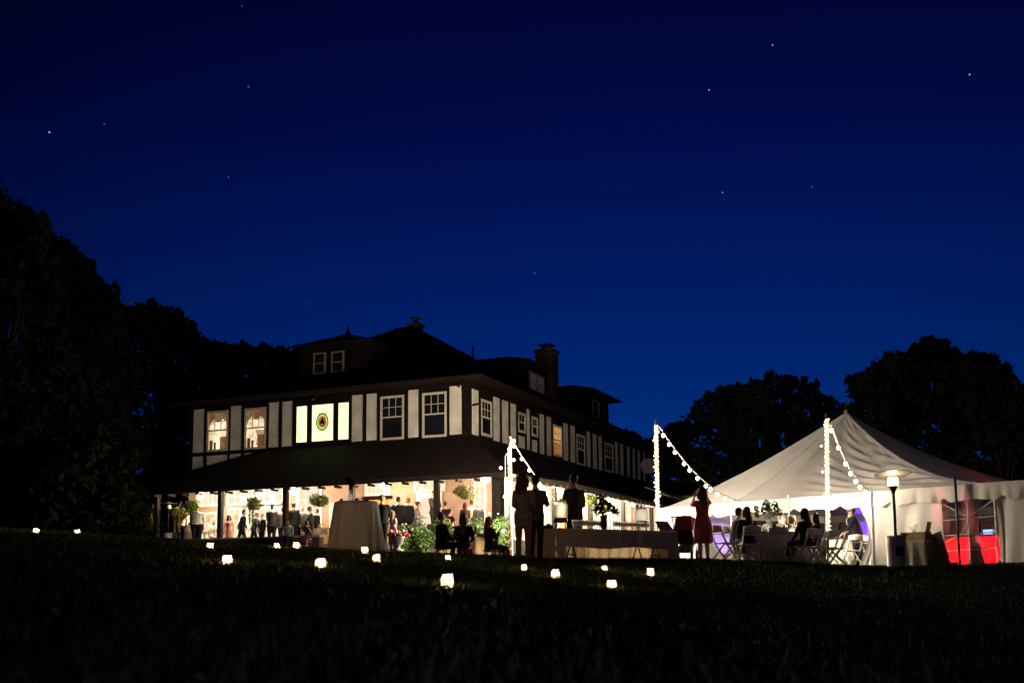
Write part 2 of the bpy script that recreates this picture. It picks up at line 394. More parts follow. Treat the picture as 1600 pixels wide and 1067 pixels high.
timber('F', -.09, 15.24, 9.235, 9.45, .085, 'timber_beam'); timber('F', -.07, 15.24, 6.925, 7.105, .085, 'timber_beam')
edges = [p for q in PAN_S for p in q]
gS = [(.67, .85), (1.97, 2.13), (2.91, 3.08), (3.88, 4.04), (4.77, 4.95), (5.84, 5.98), (6.45, 6.63), (7.42, 7.63), (8.33, 8.58), (9.3, 9.45), (10.76, 10.95), (11.76, 12.0),
      (12.8, 12.98), (14.33, 14.61), (15.34, 15.64), (16.45, 16.65), (17.37, 17.78), (19.34, 19.7), (20.4, 20.7), (21.5, 22.1), (22.8, 23.3), (24.0, 24.4), (25.1, 25.6), (26.3, 27.4)]
for u0, u1 in gS: timber('S', u0+.004, u1-.004, 7.07, 9.07)
timber('S', 0.004, 27.4, 9.075, 9.36, .085, 'timber_beam'); timber('S', 0.004, 27.4, 6.9, 7.066, .085, 'timber_beam')
for u0, u1 in ((4.95, 5.84), (6.63, 7.42)): timber('S', u0, u1, 7.67, 7.80, .075, 'timber_beam')
b = MB(); b.tube([wl_point('S', .06, .06, 8.35), wl_point('S', .68, .06, 8.5)], .05, 6); b.build('timber_brace', M['timber'], house)

def window(side, u0, u1, z0, z1, lit=None, top=(3, 2), base=0., fr=None, fw=.10, split=True, parent=None, curtain=None, name='window', deep=True):
    """sash window: outer frame > sash bars, panes, room behind"""
    P = parent or house; fr = fr or M['trim']
    b = MB(); D = base
    wbox(b, side, u0, u0+fw, D, D+.09, z0, z1); wbox(b, side, u1-fw, u1, D, D+.09, z0, z1)
    wbox(b, side, u0+fw, u1-fw, D, D+.09, z1-fw, z1); wbox(b, side, u0+fw-.02, u1-fw+.02, D, D+.12, z0, z0+fw)
    w = b.build(name, fr, P)
    a0, a1, c0, c1 = u0+fw, u1-fw, z0+fw, z1-fw; zm = c0+(c1-c0)*.52
    if split:
        b = MB(); wbox(b, side, a0, a1, D+.02, D+.075, zm-.03, zm+.03); b.build('meeting_rail', fr, w)
    zt = zm+.03 if split else c0
    nx_, nz_ = top
    for i in range(1, nx_):
        x = a0+(a1-a0)*i/nx_; b = MB(); wbox(b, side, x-.014, x+.014, D+.03, D+.065, zt, c1); b.build('glazing_bar', fr, w)
    for j in range(1, nz_):
        zz = zt+(c1-zt)*j/nz_; b = MB(); wbox(b, side, a0, a1, D+.034, D+.061, zz-.014, zz+.014); b.build('glazing_bar', fr, w)
    b = MB(); wbox(b, side, a0, a1, D+.046, D+.05, c0, c1)
    b.build('pane', M['pane'] if lit else M['dark_glass'], w)
    if lit:
        b = MB(); wbox(b, side, a0-.02, a1+.02, D+.003, D+.008, c0-.02, c1+.02); b.build('lit_room', M[lit], w)
    if lit == 'room':                                       # furniture seen against the lit room
        for k, (fa, fb, fc) in enumerate(((.04, .40, .34), (.62, .74, .20), (.80, .97, .26)) if curtain else ()):
            b = MB(); wbox(b, side, a0+(a1-a0)*fa, a0+(a1-a0)*fb, D+.010, D+.013, c0, c0+(c1-c0)*fc); b.build('furniture', M['door_wood'] if k else M['curtain_pale'], w)
    if curtain in ('swag', 'swag2'):
        b = MB()
        def cf(i, j):
            x = a0+(a1-a0)*i; drop = .13+.07*abs(math.cos(math.pi*2*i))+.55*max(0, abs(i-.5)*2-.82)
            q = wl_point(side, x, D+.018+.006*math.sin(i*40), c1-(c1-c0)*drop*j*1.3); return tuple(q)
        b.grid(cf, 30, 5); b.build('curtain', M['curtain'], w)
        b = MB()
        if curtain == 'swag': return w
        def cg(i, j):
            ww = (.50-.10*math.sin(math.pi*j))*(a1-a0)
            q = wl_point(side, a0+ww*i+.03, D+.014+.005*math.sin(i*30), c1-.95-(c1-c0)*.42*j); return tuple(q)
        b.grid(cg, 16, 8); b.build('curtain', M['curtain_pale'], w)
    if curtain == 'half':
        b = MB()
        b.grid(lambda i, j: tuple(wl_point(side, a0+(a1-a0)*i, D+.016+.006*math.sin(i*30), c0+(c1-c0)*(.0+.45*j))), 24, 2); b.build('curtain', M['curtain_pale'], w)
    return w
window('F', 1.14, 2.34, 7.05, 9.03); window('F', 3.25, 4.46, 7.07, 9.04)
window('F', 10.65, 11.91, 7.08, 9.05, lit='room', curtain='swag2'); window('F', 12.85, 14.14, 7.1, 9.07, lit='room', curtain='swag')
window('S', .85, 1.97, 7.16, 8.76); window('S', 4.95, 5.84, 7.82, 8.77, top=(2, 1)); window('S', 6.63, 7.42, 7.82, 8.79, top=(2, 1))
window('S', 9.45, 10.76, 7.15, 8.78, lit='room_orange', curtain='half'); window('S', 12.98, 14.33, 7.03, 8.72); window('S', 17.78, 19.34, 7.1, 8.8)
# stained glass triple light with its oval medallion
for i, (u0, u1) in enumerate(((6.08, 6.73), (6.9, 8.16), (8.33, 9.01))):
    b = MB(); z0, z1 = 7.2, 8.98
    wbox(b, 'F', u0, u0+.05, 0, .07, z0, z1); wbox(b, 'F', u1-.05, u1, 0, .07, z0, z1); wbox(b, 'F', u0+.05, u1-.05, 0, .07, z1-.05, z1); wbox(b, 'F', u0+.05, u1-.05, 0, .10, z0-.02, z0+.05)
    w = b.build('stained_glass_window', M['timber'], house, label='brightly lit stained glass panel of pale yellow green')
    b = MB(); wbox(b, 'F', u0+.05, u1-.05, .02, .026, z0+.05, z1-.05); b.build('stained_pane', M['stained'], w)
    for q in range(1, 4):
        b = MB(); zz = z0+(z1-z0)*q/4; wbox(b, 'F', u0+.05, u1-.05, .03, .034, zz-.003, zz+.003); b.build('lead_line', mat('lead', (.25, .30, .12), .5) if 'lead' not in bpy.data.materials else bpy.data.materials['lead'], w)
    if i == 1:
        cx_, cz_ = (u0+u1)/2+.02, 8.13
        def ring(r0, r1, d, n=36):
            b = MB(); vs = []
            for k in range(n):
                a = 2*math.pi*k/n
                for rr in (r0, r1):
                    for dd in (d, d+.006): vs.append(wl_point('F', cx_+rr*math.cos(a)*.92, dd, cz_+rr*1.1*math.sin(a)))
            fs = []
            for k in range(n):
                A_, B_ = 4*k, 4*((k+1) % n)
                fs += [(A_+1, A_+3, B_+3, B_+1), (A_, B_, B_+2, A_+2), (A_, A_+1, B_+1, B_), (A_+2, B_+2, B_+3, A_+3)]
            b.add(vs, fs); return b
        ring(.30, .375, .036).build('medallion_ring', mat('glass_green', (.02, .12, .03), .4, emit=(.02, .16, .04), es=.2), w)
        ring(.235, .285, .036).build('medallion_ring', mat('glass_amber', (.45, .28, .06), .4, emit=(.8, .62, .12), es=.7), w)
        ring(.001, .232, .036).build('medallion_field', mat('glass_brown', (.34, .14, .045), .4, .4, 5, emit=(.42, .17, .05), es=.55), w)
        b = MB(); b.slab([tuple(wl_point('F', cx_+x_, .052, cz_+z_)) for x_, z_ in ((-.03, .21), (.04, .10), (.13, -.02), (.10, -.10), (.0, -.06), (-.06, -.13), (-.14, -.10), (-.10, .03))], .004)
        b.build('medallion_figure', mat('glass_black', (.012, .011, .010), .4), w)
        for dx, dz_, hh in ((-.25, .38, .14), (0, .42, .17), (.25, .38, .14)):
            b = MB(); b.tube([wl_point('F', cx_+dx*.75, .04, cz_+dz_-.02), wl_point('F', cx_+dx, .04, cz_+dz_+hh)], [.03, .006], 6); b.build('crown_ray', bpy.data.materials['glass_amber' if dx == 0 else 'glass_green'], w)

# roofs
def roof_faces(name, mt, polys, th=.12, parent=None):
    b = MB()
    for P in polys: b.slab([tuple(H(*p)) for p in P], th)
    return b.build(name, mt, parent or house)
E0, E1, EB, EZ = -.72, 16.0, 11.6, 9.52
RA, RB = (5.7, 5.4, 13.5), (6.9, 5.4, 13.5)
b = MB(); vs = [H(E0, -.7, EZ), H(E1, -.7, EZ), H(E1, EB, EZ), H(E0, EB, EZ), H(*RA), H(*RB)]
b.add(vs, [(0, 4, 5, 1), (1, 5, 2), (2, 5, 4, 3), (3, 4, 0)])
roof = b.build('roof', M['shingle'], house, solid=.12)
b = MB(); vs = [H(E0, 7, EZ-.06), H(9.6, 7, EZ-.06), H(9.6, 28.2, EZ-.06), H(E0, 28.2, EZ-.06), H(4.4, 7, 12.3), H(4.4, 23.5, 12.3)]
b.add(vs, [(0, 3, 5, 4), (3, 2, 5), (2, 1, 4, 5)])
b.build('roof', M['shingle'], house, solid=.12)
b = MB(); hbox(b, E0, E1, -.76, -.70, EZ-.2, EZ+.02); hbox(b, E0-.06, E0, -.76, 28.2, EZ-.22, EZ+.0); b.build('fascia', M['fascia'], house)
b = MB(); hbox(b, E0, 15.9, -.70, -.09, EZ-.12, EZ-.09); hbox(b, E0, -.09, -.08, 28.1, EZ-.14, EZ-.11); b.build('soffit', M['fascia'], house)
b = MB(); b.tube([H(E0-.1, -.8, EZ-.05), H(16.0, -.8, EZ-.05)], .06, 8); b.build('gutter', M['fascia'], house)
b = MB(); b.tube([H(E0-.12, -.75, EZ-.07), H(E0-.12, 28, EZ-.07)], .06, 8); b.build('gutter', M['fascia'], house)
b = MB(); b.tube([RA and H(5.7, 5.4, 13.53), H(6.9, 5.4, 13.53)], .09, 8); b.build('ridge_cap', M['shingle'], house)

def dormer(side, u0, u1, d_face, z0, zt, zap, d_ap, back, wins, over=.45, finial=True):
    """d measured inwards from the wall below; face at d_face"""
    def q(u, d, z): return H(u, d, z) if side == 'F' else H(d, u, z)
    b = MB()
    if side == 'F': hbox(b, u0, u1, d_face, back, z0, zt)
    else: hbox(b, d_face, back, u0, u1, z0, zt)
    dm = b.build('dormer', M['dormer_shingle'], house)
    um = (u0+u1)/2; o_ = over; b = MB()
    vs = [q(u0-o_, d_face-o_, zt), q(u1+o_, d_face-o_, zt), q(u1+o_, back+2, zt), q(u0-o_, back+2, zt), q(um, d_ap, zap), q(um, back+2, zap)]
    b.add(vs, [(0, 1, 4), (1, 2, 5, 4), (3, 0, 4, 5), (3, 2, 1, 0)]); b.build('dormer_roof', M['shingle'], dm)
    if finial:
        b = MB(); b.lathe([(.13, -.05), (.10, .08), (.045, .16), (.06, .22), (.01, .42)], q(um, d_ap, zap), 8); b.build('finial', M['metal_dark'], dm)
    for a0, a1, c0, c1, wm in wins:
        fw = .07
        def bx(u_0, u_1, dd0, dd1, zz0, zz1):
            bb = MB()
            if side == 'F': hbox(bb, u_0, u_1, d_face-dd1, d_face-dd0, zz0, zz1)
            else: hbox(bb, d_face-dd1, d_face-dd0, u_0, u_1, zz0, zz1)
            return bb
        fb = bx(a0, a0+fw, 0, .06, c0, c1)
        for ar in ((a1-fw, a1, 0, .06, c0, c1), (a0+fw, a1-fw, 0, .06, c0, c0+fw), (a0+fw, a1-fw, 0, .06, c1-fw, c1), (a0+fw, a1-fw, .01, .05, (c0+c1)/2-.025, (c0+c1)/2+.025)):
            t_ = bx(*ar); fb.add(t_.v, t_.f)
        fb.build('dormer_window', M['dormer_trim'], dm)
        bx(a0+fw, a1-fw, .02, .03, c0+fw, c1-fw).build('pane', M[wm], dm)
M['blind'] = mat('blind', (.52, .47, .42), .8, .08, 4)
dormer('F', 5.95, 9.45, .9, 9.9, 11.95, 12.75, 2.3, 4.6, ((7.0, 7.7, 10.55, 11.58, 'dark_glass'), (8.02, 8.7, 10.58, 11.6, 'dark_glass')))
dormer('S', 8.3, 11.5, 1.0, 9.9, 11.95, 12.62, 2.6, 4.8, ((8.95, 9.9, 10.5, 11.54, 'blind'), (9.97, 10.94, 10.5, 11.54, 'blind')), finial=False)
dormer('S', 17.7, 21.9, 1.0, 9.9, 11.9, 12.75, 2.6, 4.4, ((18.8, 19.8, 10.55, 11.6, 'dark_glass'), (19.9, 20.95, 10.55, 11.6, 'dark_glass')), over=.8, finial=False)
def chimney(s, v, w, z0, z1, pots):
    b = MB(); hbox(b, s-w, s+w, v-w, v+w, z0, z1); ch = b.build('chimney', M['chimney_brick'], house)
    b = MB(); hbox(b, s-w-.08, s+w+.08, v-w-.08, v+w+.08, z1, z1+.14); b.build('chimney_cap', M['chimney_brick'], ch)
    for k in range(pots):
        b = MB(); b.lathe([(.13, 0), (.11, .22), (.14, .25), (.14, .29)], H(s+(k-(pots-1)/2)*.42, v, z1+.14), 10); b.build('chimney_pot', M['chimney_brick'], ch)
    b = MB(); hbox(b, s-w*.8, s+w*.8, v-w*.8, v+w*.8, z1+.42, z1+.46); b.build('chimney_cowl', M['metal_dark'], ch)
chimney(5.8, 5.6, .27, 12.8, 13.62, 1)
chimney(2.0, 14.0, .50, 10.5, 13.55, 2)
b = MB(); b.tube([H(3.9, 8.3, 11.6), H(3.9, 8.3, 12.95)], .06, 8); b.build('vent_pipe', M['metal_dark'], house)
# twin bracket lamps under the eaves
for u_ in (.35, 7.75):
    b = MB(); b.tube([H(u_, -.1, 9.3), H(u_, -.45, 9.2), H(u_, -.5, 9.1)], [.03, .03, .07], 8); b.build('eave_bracket', M['metal_dark'], house)

# porch roof: lean-to round the corner, hipped down at its left end
PE, PX = 3.0, 5.03
b = MB()
vs = [H(-.05, -.03, 7.02), H(10.6, -.03, 7.02), H(15.2, -.03, 6.22), H(17.3, -.6, 5.0), H(17.3, -PE, 4.93), H(10.6, -PE, 5.0), H(-PE, -PE, PX), H(-PE, 4, 5.22), H(-PE, 20.5, 5.12), H(-.05, 27.4, 7.0), H(-.05, 4, 7.02), H(-PE, 27.4, 5.12)]
b.add(vs, [(0, 1, 5, 6), (1, 2, 5), (2, 3, 4), (2, 4, 5), (0, 6, 7, 10), (10, 7, 8, 9), (8, 11, 9)])
b.build('porch_roof', M['porch_shingle'], house, solid=.08)
b = MB(); hbox(b, -PE-.02, 17.3, -PE-.05, -PE, 4.86, 5.0); b.build('porch_fascia', M['fascia'], house)
b = MB(); b.slab([tuple(H(*p)) for p in ((-PE, -PE, 4.99), (-PE-.05, -PE, 4.99), (-PE-.05, 4, 5.18), (-PE-.05, 27.4, 5.08), (-PE, 27.4, 5.08), (-PE, 4, 5.18))], .16); b.build('porch_fascia', M['porch_wood'], house)
b = MB(); hbox(b, -1.2, 13.5, -1.7, -.02, 5.50, 5.55); hbox(b, -1.75, -1.3, -.6, 22, 5.48, 5.53); b.build('bounce_ceiling', M['ceil'], house)  # flat ceiling added mostly out of sight, pale to bounce the lamplight
for k in range(25):                                     # rafter tails along the front eave
    s_ = -2.45+.808*k
    b = MB(); hbox(b, s_-.045, s_+.045, -PE-.11, -PE+.35, 4.76, 4.858); b.build('rafter_tail', M['fascia'], house)
for k in range(28):
    v_ = -2.2+.808*k; zb_ = 4.86+min(1, max(0, (v_+3)/7))*.17
    b = MB(); hbox(b, -PE-.12, -PE+.35, v_-.045, v_+.045, zb_-.13, zb_-.03); b.build('rafter_tail', M['porch_wood'], house)
POSTS = [(14.85, -2.5), (11.22, -2.5), (7.72, -2.5), (4.37, -2.5), (.35, -2.5), (-2.3, -2.35)]
for i, (s_, v_) in enumerate(POSTS+[(-2.45, 3.4), (-2.45, 8.2), (-2.45, 13.5), (-2.45, 19)]):
    w_ = .10 if i != 5 else .19
    b = MB(); hbox(b, s_-w_, s_+w_, v_-w_, v_+w_, 2.45, 4.98); p = b.build('porch_post', M['post_paint'], house)
    b = MB(); hbox(b, s_-w_-.05, s_+w_+.05, v_-w_-.05, v_+w_+.05, 2.45, 2.62); b.build('post_plinth', M['post_paint'], p)
b = MB(); hbox(b, -2.42, 17, -2.58, -2.42, 4.98, 5.14); b.build('porch_beam', M['post_paint'], house)

# terrace: floor and low brick parapet
b = MB(); hbox(b, -2.9, 17.2, -2.9, .0, 1.2, 2.45); hbox(b, -2.9, -1.25, .004, 24, 1.2, 2.446); tag(b.build('terrace', M['terrace_floor'], house, None))
b = MB(); hbox(b, 5.6, 14.7, -3.05, -2.75, 1.4, 2.74); pw = b.build('parapet', M['chimney_brick'], house)
b = MB(); hbox(b, 5.55, 14.75, -3.10, -2.70, 2.74, 2.81); b.build('coping', M['stone'], pw)

# ground floor wall with its windows and doors
b = MB(); hbox(b, -1.25, 15.2, 0.0, .3, 2.45, 5.55); hbox(b, -1.25, -.95, .3, 27, 2.45, 5.5); b.build('ground_floor_wall', M['brick'], house)
def gwin(side, u0, u1, z0, z1, lit='hall_lit', top=(3, 2), base=.0, split=False, fw=.12, **k):
    return window(side, u0, u1, z0, z1, lit=lit, top=top, base=base, fr=M['white_paint'], split=split, fw=fw, **k)
gwin('F', 13.0, 14.7, 4.45, 5.35, top=(5, 2)); gwin('F', 9.6, 12.85, 4.45, 5.35, top=(9, 2))
gwin('F', 13.1, 14.4, 2.7, 4.2, top=(2, 1), lit='room'); gwin('F', 9.7, 11.7, 2.6, 4.36, top=(4, 3)); gwin('F', 12.0, 12.75, 2.5, 4.36, top=(1, 1), lit='room')
gwin('F', 7.5, 8.9, 2.6, 5.3, top=(3, 4)); gwin('F', 6.1, 7.1, 3.0, 4.4, top=(2, 2))
gwin('F', 3.95, 5.25, 4.62, 5.42, top=(5, 2))
b = MB(); wbox(b, 'F', 3.85, 5.35, 0, .14, 4.46, 4.6); b.build('door_lintel', M['timber'], house)
b = MB(); wbox(b, 'F', 4.05, 5.15, 0.0, .06, 2.5, 4.45); d = b.build('door', M['door_wood'], house)
for a_, c_ in ((4.15, 4.55), (4.65, 5.05)):
    for z_, zz_ in ((2.65, 3.3), (3.45, 4.3)):
        b = MB(); wbox(b, 'F', a_, c_, .062, .08, z_, zz_); b.build('door_panel', M['door_wood'], d)
b = MB(); b.ball(H(4.18, -.1, 3.4), .04); b.build('handle', M['steel'], d)
gwin('F', 1.25, 2.75, 4.68, 5.42, top=(4, 2)); w = gwin('F', 1.4, 2.62, 2.8, 4.66, top=(2, 1), fw=.2)
b = MB(); wbox(b, 'F', 1.2, 2.8, 0, 1.0, 2.45, 2.8); b.build('door_step', M['stone'], house)
gwin('F', -.72, -.12, 2.9, 5.38, top=(2, 5), fw=.1)
S0 = 1.25
for u0, u1, z0, z1, t_ in ((.6, 2.6, 2.6, 5.42, (3, 4)), (3.3, 4.6, 3.2, 5.42, (2, 3)), (5.0, 6.2, 2.6, 5.4, (2, 4)), (11.4, 15.2, 2.7, 5.4, (6, 3)), (15.6, 17.2, 2.7, 5.4, (3, 3)), (20.5, 24, 2.8, 5.3, (7, 2))):
    gwin('S', u0, u1, z0, z1, top=t_, base=S0)
b = MB(); wbox(b, 'S', 7.2, 8.4, S0, S0+.06, 2.45, 4.7); b.build('door', M['door_wood'], house)
for u_ in (18.4, 19.3, 10.4):
    b = MB(); wbox(b, 'S', u_-.2, u_+.2, S0, S0+.2, 2.45, 5.45); b.build('brick_pier', M['brick'], house)
# little awning over the side door at the far end of the porch
b = MB(); b.slab([tuple(H(*p)) for p in ((-2.9, 16.2, 5.95), (-2.9, 20.6, 5.95), (-4.3, 20.6, 5.35), (-4.3, 16.2, 5.35))], .06); b.build('awning', M['canvas'], house)

# porch globe lamps; the small ones along the side are added for glow
def globe_lamp(s_, v_, z_, lab, P=310, r=.16):
    p = HW(s_, v_, z_)
    t = empty('porch_lamp', p+Vector((0, 0, .30)), 0, lab, 'lamp', 'globe lamps under the porch eaves')
    b = MB(); b.lathe([(.07, 0), (.08, -.05), (.045, -.07), (.045, -.18)], (0, 0, 0), 10); b.build('lamp_holder', M['metal_dark'], t)
    b = MB(); b.ball((0, 0, -.30), r, 14, 9); b.build('globe', M['globe'], t, True)
    ld = bpy.data.lights.new('porch_light', 'POINT'); ld.energy = P; ld.color = (1, .76, .51); ld.shadow_soft_size = .12
    lo = bpy.data.objects.new('porch_light', ld); COL.objects.link(lo); lo.parent = t; lo.location = (0, 0, -.52)
    return t
globe_lamp(13.09, -1.6, 4.86, 'globe porch lamp nearest the left end, above the people in white shirts')
globe_lamp(7.99, -1.6, 4.86, 'round white porch lamp beside the third porch post from the left')
globe_lamp(3.30, -1.6, 4.88, 'round white porch lamp in front of the transom over the wooden door')
globe_lamp(-1.6, -2.0, 4.93, 'large glaring globe lamp at the porch corner left of the lit pole', 560, .19)
globe_lamp(-2.1, 2.4, 5.05, 'glaring globe lamp just round the porch corner behind the lit pole', 800, .17)
globe_lamp(-2.0, 6.8, 4.9, 'globe lamp behind the couple in front of the porch side', 900, .17)
globe_lamp(-2.0, 12.5, 4.95, 'globe lamp behind the man in the dark suit, farthest along the porch side', 1100, .17)
globe_lamp(-2.1, 4.7, 4.95, 'small globe lamp added for glow above the left drink dispenser', 600, .11)  # added lamp, more glow for the side porch
globe_lamp(-2.1, 9.7, 4.95, 'small globe lamp added for glow over the middle of the side porch', 700, .11)  # added lamp, brightens the middle bays
globe_lamp(-2.1, 16.5, 5.0, 'most distant small globe lamp, added for glow by the awning', 700, .11)  # added lamp, lifts the far end of the porch
globe_lamp(10.6, -.5, 5.0, 'small globe lamp on the house wall behind the second hanging basket', 330, .1)

# satellite dish on the far part of the side wall
dp = HW(-.5, 25.4, 8.05)
t = empty('satellite_dish', dp, 0, 'grey round satellite dish on the far half timbered side wall', 'satellite dish')
b = MB(); Mx = Matrix.Rotation(R(80), 4, 'X'); b.M = Mx; b.lathe([(.02, .0), (.3, .05), (.5, .13), (.52, .15), (.5, .15), (.3, .07), (.02, .02)], (0, 0, 0), 24); b.build('dish', M['stone'], t, True)
b = MB(); b.tube([(0, 0, 0), (0, -.25, .02), (0, -.55, .05)], .02, 6); b.build('feed_arm', M['steel'], t)
b = MB(); b.tube([(0, 0, 0), (.35, .25, -.2)], .03, 6); b.build('bracket', M['steel'], t)

# small outbuilding beyond the house
q = gpt(1082, 74)
t = empty('outbuilding', q, R(-24), 'small dim grey outbuilding between the house and the marquee', 'building')
b = MB(); b.box(-2.6, 2.6, 0, 5, -.5, 4.4); b.build('wall', M['stone'], t)
b = MB(); b.add([(-3.0, -.4, 4.4), (3.0, -.4, 4.4), (3.0, 5.4, 4.4), (-3.0, 5.4, 4.4), (-3.0, 2.5, 5.6), (3.0, 2.5, 5.6)], [(0, 1, 5, 4), (2, 3, 4, 5), (0, 4, 3), (1, 2, 5), (3, 2, 1, 0)]); b.build('roof', M['shingle'], t)
for x_ in (-2, .2, 2.2):
    b = MB(); b.box(x_-.4, x_+.4, -.06, 0, 1.6, 3.2); w = b.build('window', M['timber'], t)
    b = MB(); b.box(x_-.33, x_+.33, -.075, -.062, 1.67, 3.13); b.build('pane', M['dark_glass'], w)

# ------------------------------------------------------------------ marquee
TA = at(1030, 793, 33.3)                                   # front left eave corner
TAX = Vector((.627, -.779, 0)); TBX = Vector((.779, .627, 0)); TL, TW = 11.8, 9.0
TZ = 1.05; EV = 3.14-TZ
tent = empty('marquee', (TA.x, TA.y, TZ), math.atan2(-.779, .627),
             'large pale canvas marquee with one pointed peak and scalloped valance, half open in front', 'tent')
def TWp(x, y, z): return Vector((TA.x, TA.y, 0))+TAX*x+TBX*y+Vector((0, 0, z))
def tground(x, y):
    p = TWp(x, y, 0); return gz(p.x, p.y)-TZ
PK = Vector((4.05, 4.5, 6.16-TZ))
def perim(u):
    Lp = 2*(TL+TW); d = u*Lp
    if d < TL: return Vector((d, 0, EV)), 0
    d -= TL
    if d < TW: return Vector((TL, d, EV)), 1
    d -= TW
    if d < TL: return Vector((TL-d, TW, EV)), 2
    d -= TL
    return Vector((0, TW-d, EV)), 3
def roofpt(u, t):
    p, side = perim(min(u, .99999)); q = p.lerp(PK, t)
    rx_ = (p.x-PK.x)/(TL-PK.x) if p.x > PK.x else 0
    pw = 1.22+.95*max(0, rx_)**.8
    if side == 1: pw = 2.15
    z = EV+(PK.z-EV)*t**pw
    w = 0
    if side == 0 and p.x > 4.4:                             # tension folds on the right of the front slope
        a = min(1, (p.x-4.4)/1.5)*min(1, max(0, (11.2-p.x)/.5)); ph = t*62+p.x*1.1+2.2*math.sin(p.x*.9)
        w = .036*a*math.sin(ph)*(t**.4)*(1-t)**.8*2.0*(.6+.4*math.sin(p.x*2.3+t*3))
    w += .010*math.sin(p.x*2.7+p.y*1.9+t*9)*math.sin(t*math.pi)
    if side == 0: w -= .05*math.sin(math.pi*min(1, max(0, t)))*0
    return (q.x, q.y, z+w)
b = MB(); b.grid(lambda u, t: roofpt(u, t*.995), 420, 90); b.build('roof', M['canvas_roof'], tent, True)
for u_ in (.0, 1-1e-5):
    pass
for x_ in (2.95, 5.9, 8.85):                                # roof seams on the front slope
    u_ = x_/(2*(TL+TW)); b = MB(); b.tube([Vector(roofpt(u_, t_/24))+Vector((0, -.01, .012)) for t_ in range(0, 23)], .006, 5); b.build('seam', M['canvas_roof'], tent)
for c_ in ():
    u_ = c_/(2*(TL+TW)); b = MB(); b.tube([Vector(roofpt(u_, t_/24))+Vector((0, 0, .012)) for t_ in range(0, 24)], .02, 5); b.build('hip_webbing', M['canvas_roof'], tent)
def valance(x0, y0, x1, y1, n, name='valance'):
    b = MB(); L_ = math.hypot(x1-x0, y1-y0)
    def f(i, j):
        x = x0+(x1-x0)*i; y = y0+(y1-y0)*i; d = i*L_
        k = (d % 1.48)/1.48; nick = max(0, 1-abs(k-.5)*7)**1.3
        wav = .012*math.sin(d*9)+.008*math.sin(d*23+1)
        h = .40-.13*nick-.03*math.cos(2*math.pi*k)
        nx_, ny_ = (y1-y0)/L_, -(x1-x0)/L_
        o_ = .015+wav*j
        return (x+nx_*o_, y+ny_*o_, EV+.01-h*j)
    b.grid(f, n, 6); return b.build(name, M['canvas'], tent, True)
valance(0, 0, TL, 0, 240); valance(TL, 0, TL, TW, 120); valance(TL, TW, 0, TW, 120); valance(0, TW, 0, 0, 120)
def pole(x, y, z1, r, name, mt, z0=None):
    b = MB(); b.tube([(x, y, tground(x, y) if z0 is None else z0), (x, y, z1)], r, 10); return b.build(name, M[mt], tent, True)
p = pole(PK.x, PK.y, PK.z+.06, .06, 'centre_pole', 'wood_post')
b = MB(); b.lathe([(.05, 0), (.05, .08), (.02, .12), (.012, .36), (.003, .40)], (PK.x, PK.y, PK.z-.02), 8); b.build('finial', M['metal_dark'], p)
for x_ in (.0, 2.95, 5.0, 7.62, 10.0, TL): pole(x_, -.03 if x_ != 10.0 else -.10, EV+(.1 if x_ != 10. else .22), .03, 'side_pole', 'canvas' if x_ != 10. else 'metal_dark')
for x_ in (0, 3, 6, 9, TL): pole(x_, TW, EV, .03, 'side_pole', 'canvas')
def sidewall(x0, y0, x1, y1, mt='canvas', amp=.05, fq=5., ztop=None, zlow=None, name='sidewall', gather=None, n=60, side=1):
    b = MB(); L_ = math.hypot(x1-x0, y1-y0); zt = EV-.25 if ztop is None else ztop
    nx_, ny_ = (y1-y0)/L_*side, -(x1-x0)/L_*side
    ph = random.uniform(0, 6)
    def f(i, j):
        k = i
        if gather: k = gather[0]+(i-gather[0])*(1-(1-gather[1])*math.sin(math.pi*min(1, j*1.05))**1.0)
        x = x0+(x1-x0)*k; y = y0+(y1-y0)*k; d = i*L_
        g = tground(x, y)-.03 if zlow is None else zlow
        w = amp*(math.sin(d*fq+ph+1.2*j)+.5*math.sin(d*fq*2.3+2*j+ph))*(.25+.75*j)
        return (x+nx_*w, y+ny_*w, zt+(g-zt)*j)
    b.grid(f, n, 14); return b.build(name, M[mt], tent, True)
sidewall(.03, -.0, 1.55, -.02, amp=.035); sidewall(7.68, .02, 9.53, .02, amp=.05, fq=4.5); sidewall(10.92, .02, TL-.02, .02, amp=.06, fq=4)
sidewall(7.15, .05, 7.66, .03, amp=.04, fq=16, gather=(1, .35))         # wall tied back at its pole
sidewall(.02, 4.3, .02, .06, amp=.04); sidewall(.02, TW-.05, .02, 4.32, amp=.02, mt='shade_brown_wall')
sidewall(TL-.03, .06, TL-.03, TW-.05, amp=.04)
for x0, x1 in ((.1, 2.4), (2.9, 5.6), (6.0, 8.7), (9.1, TL-.1)): sidewall(x0, TW-.04, x1, TW-.04, mt='shade_brown_wall', amp=.02, side=-1)
for x_ in (.45, 1.93): sidewall(x_-.35, TW-.25, x_+.35, TW-.25, mt='drape', amp=.04, fq=22, gather=(.5, .45), n=40)
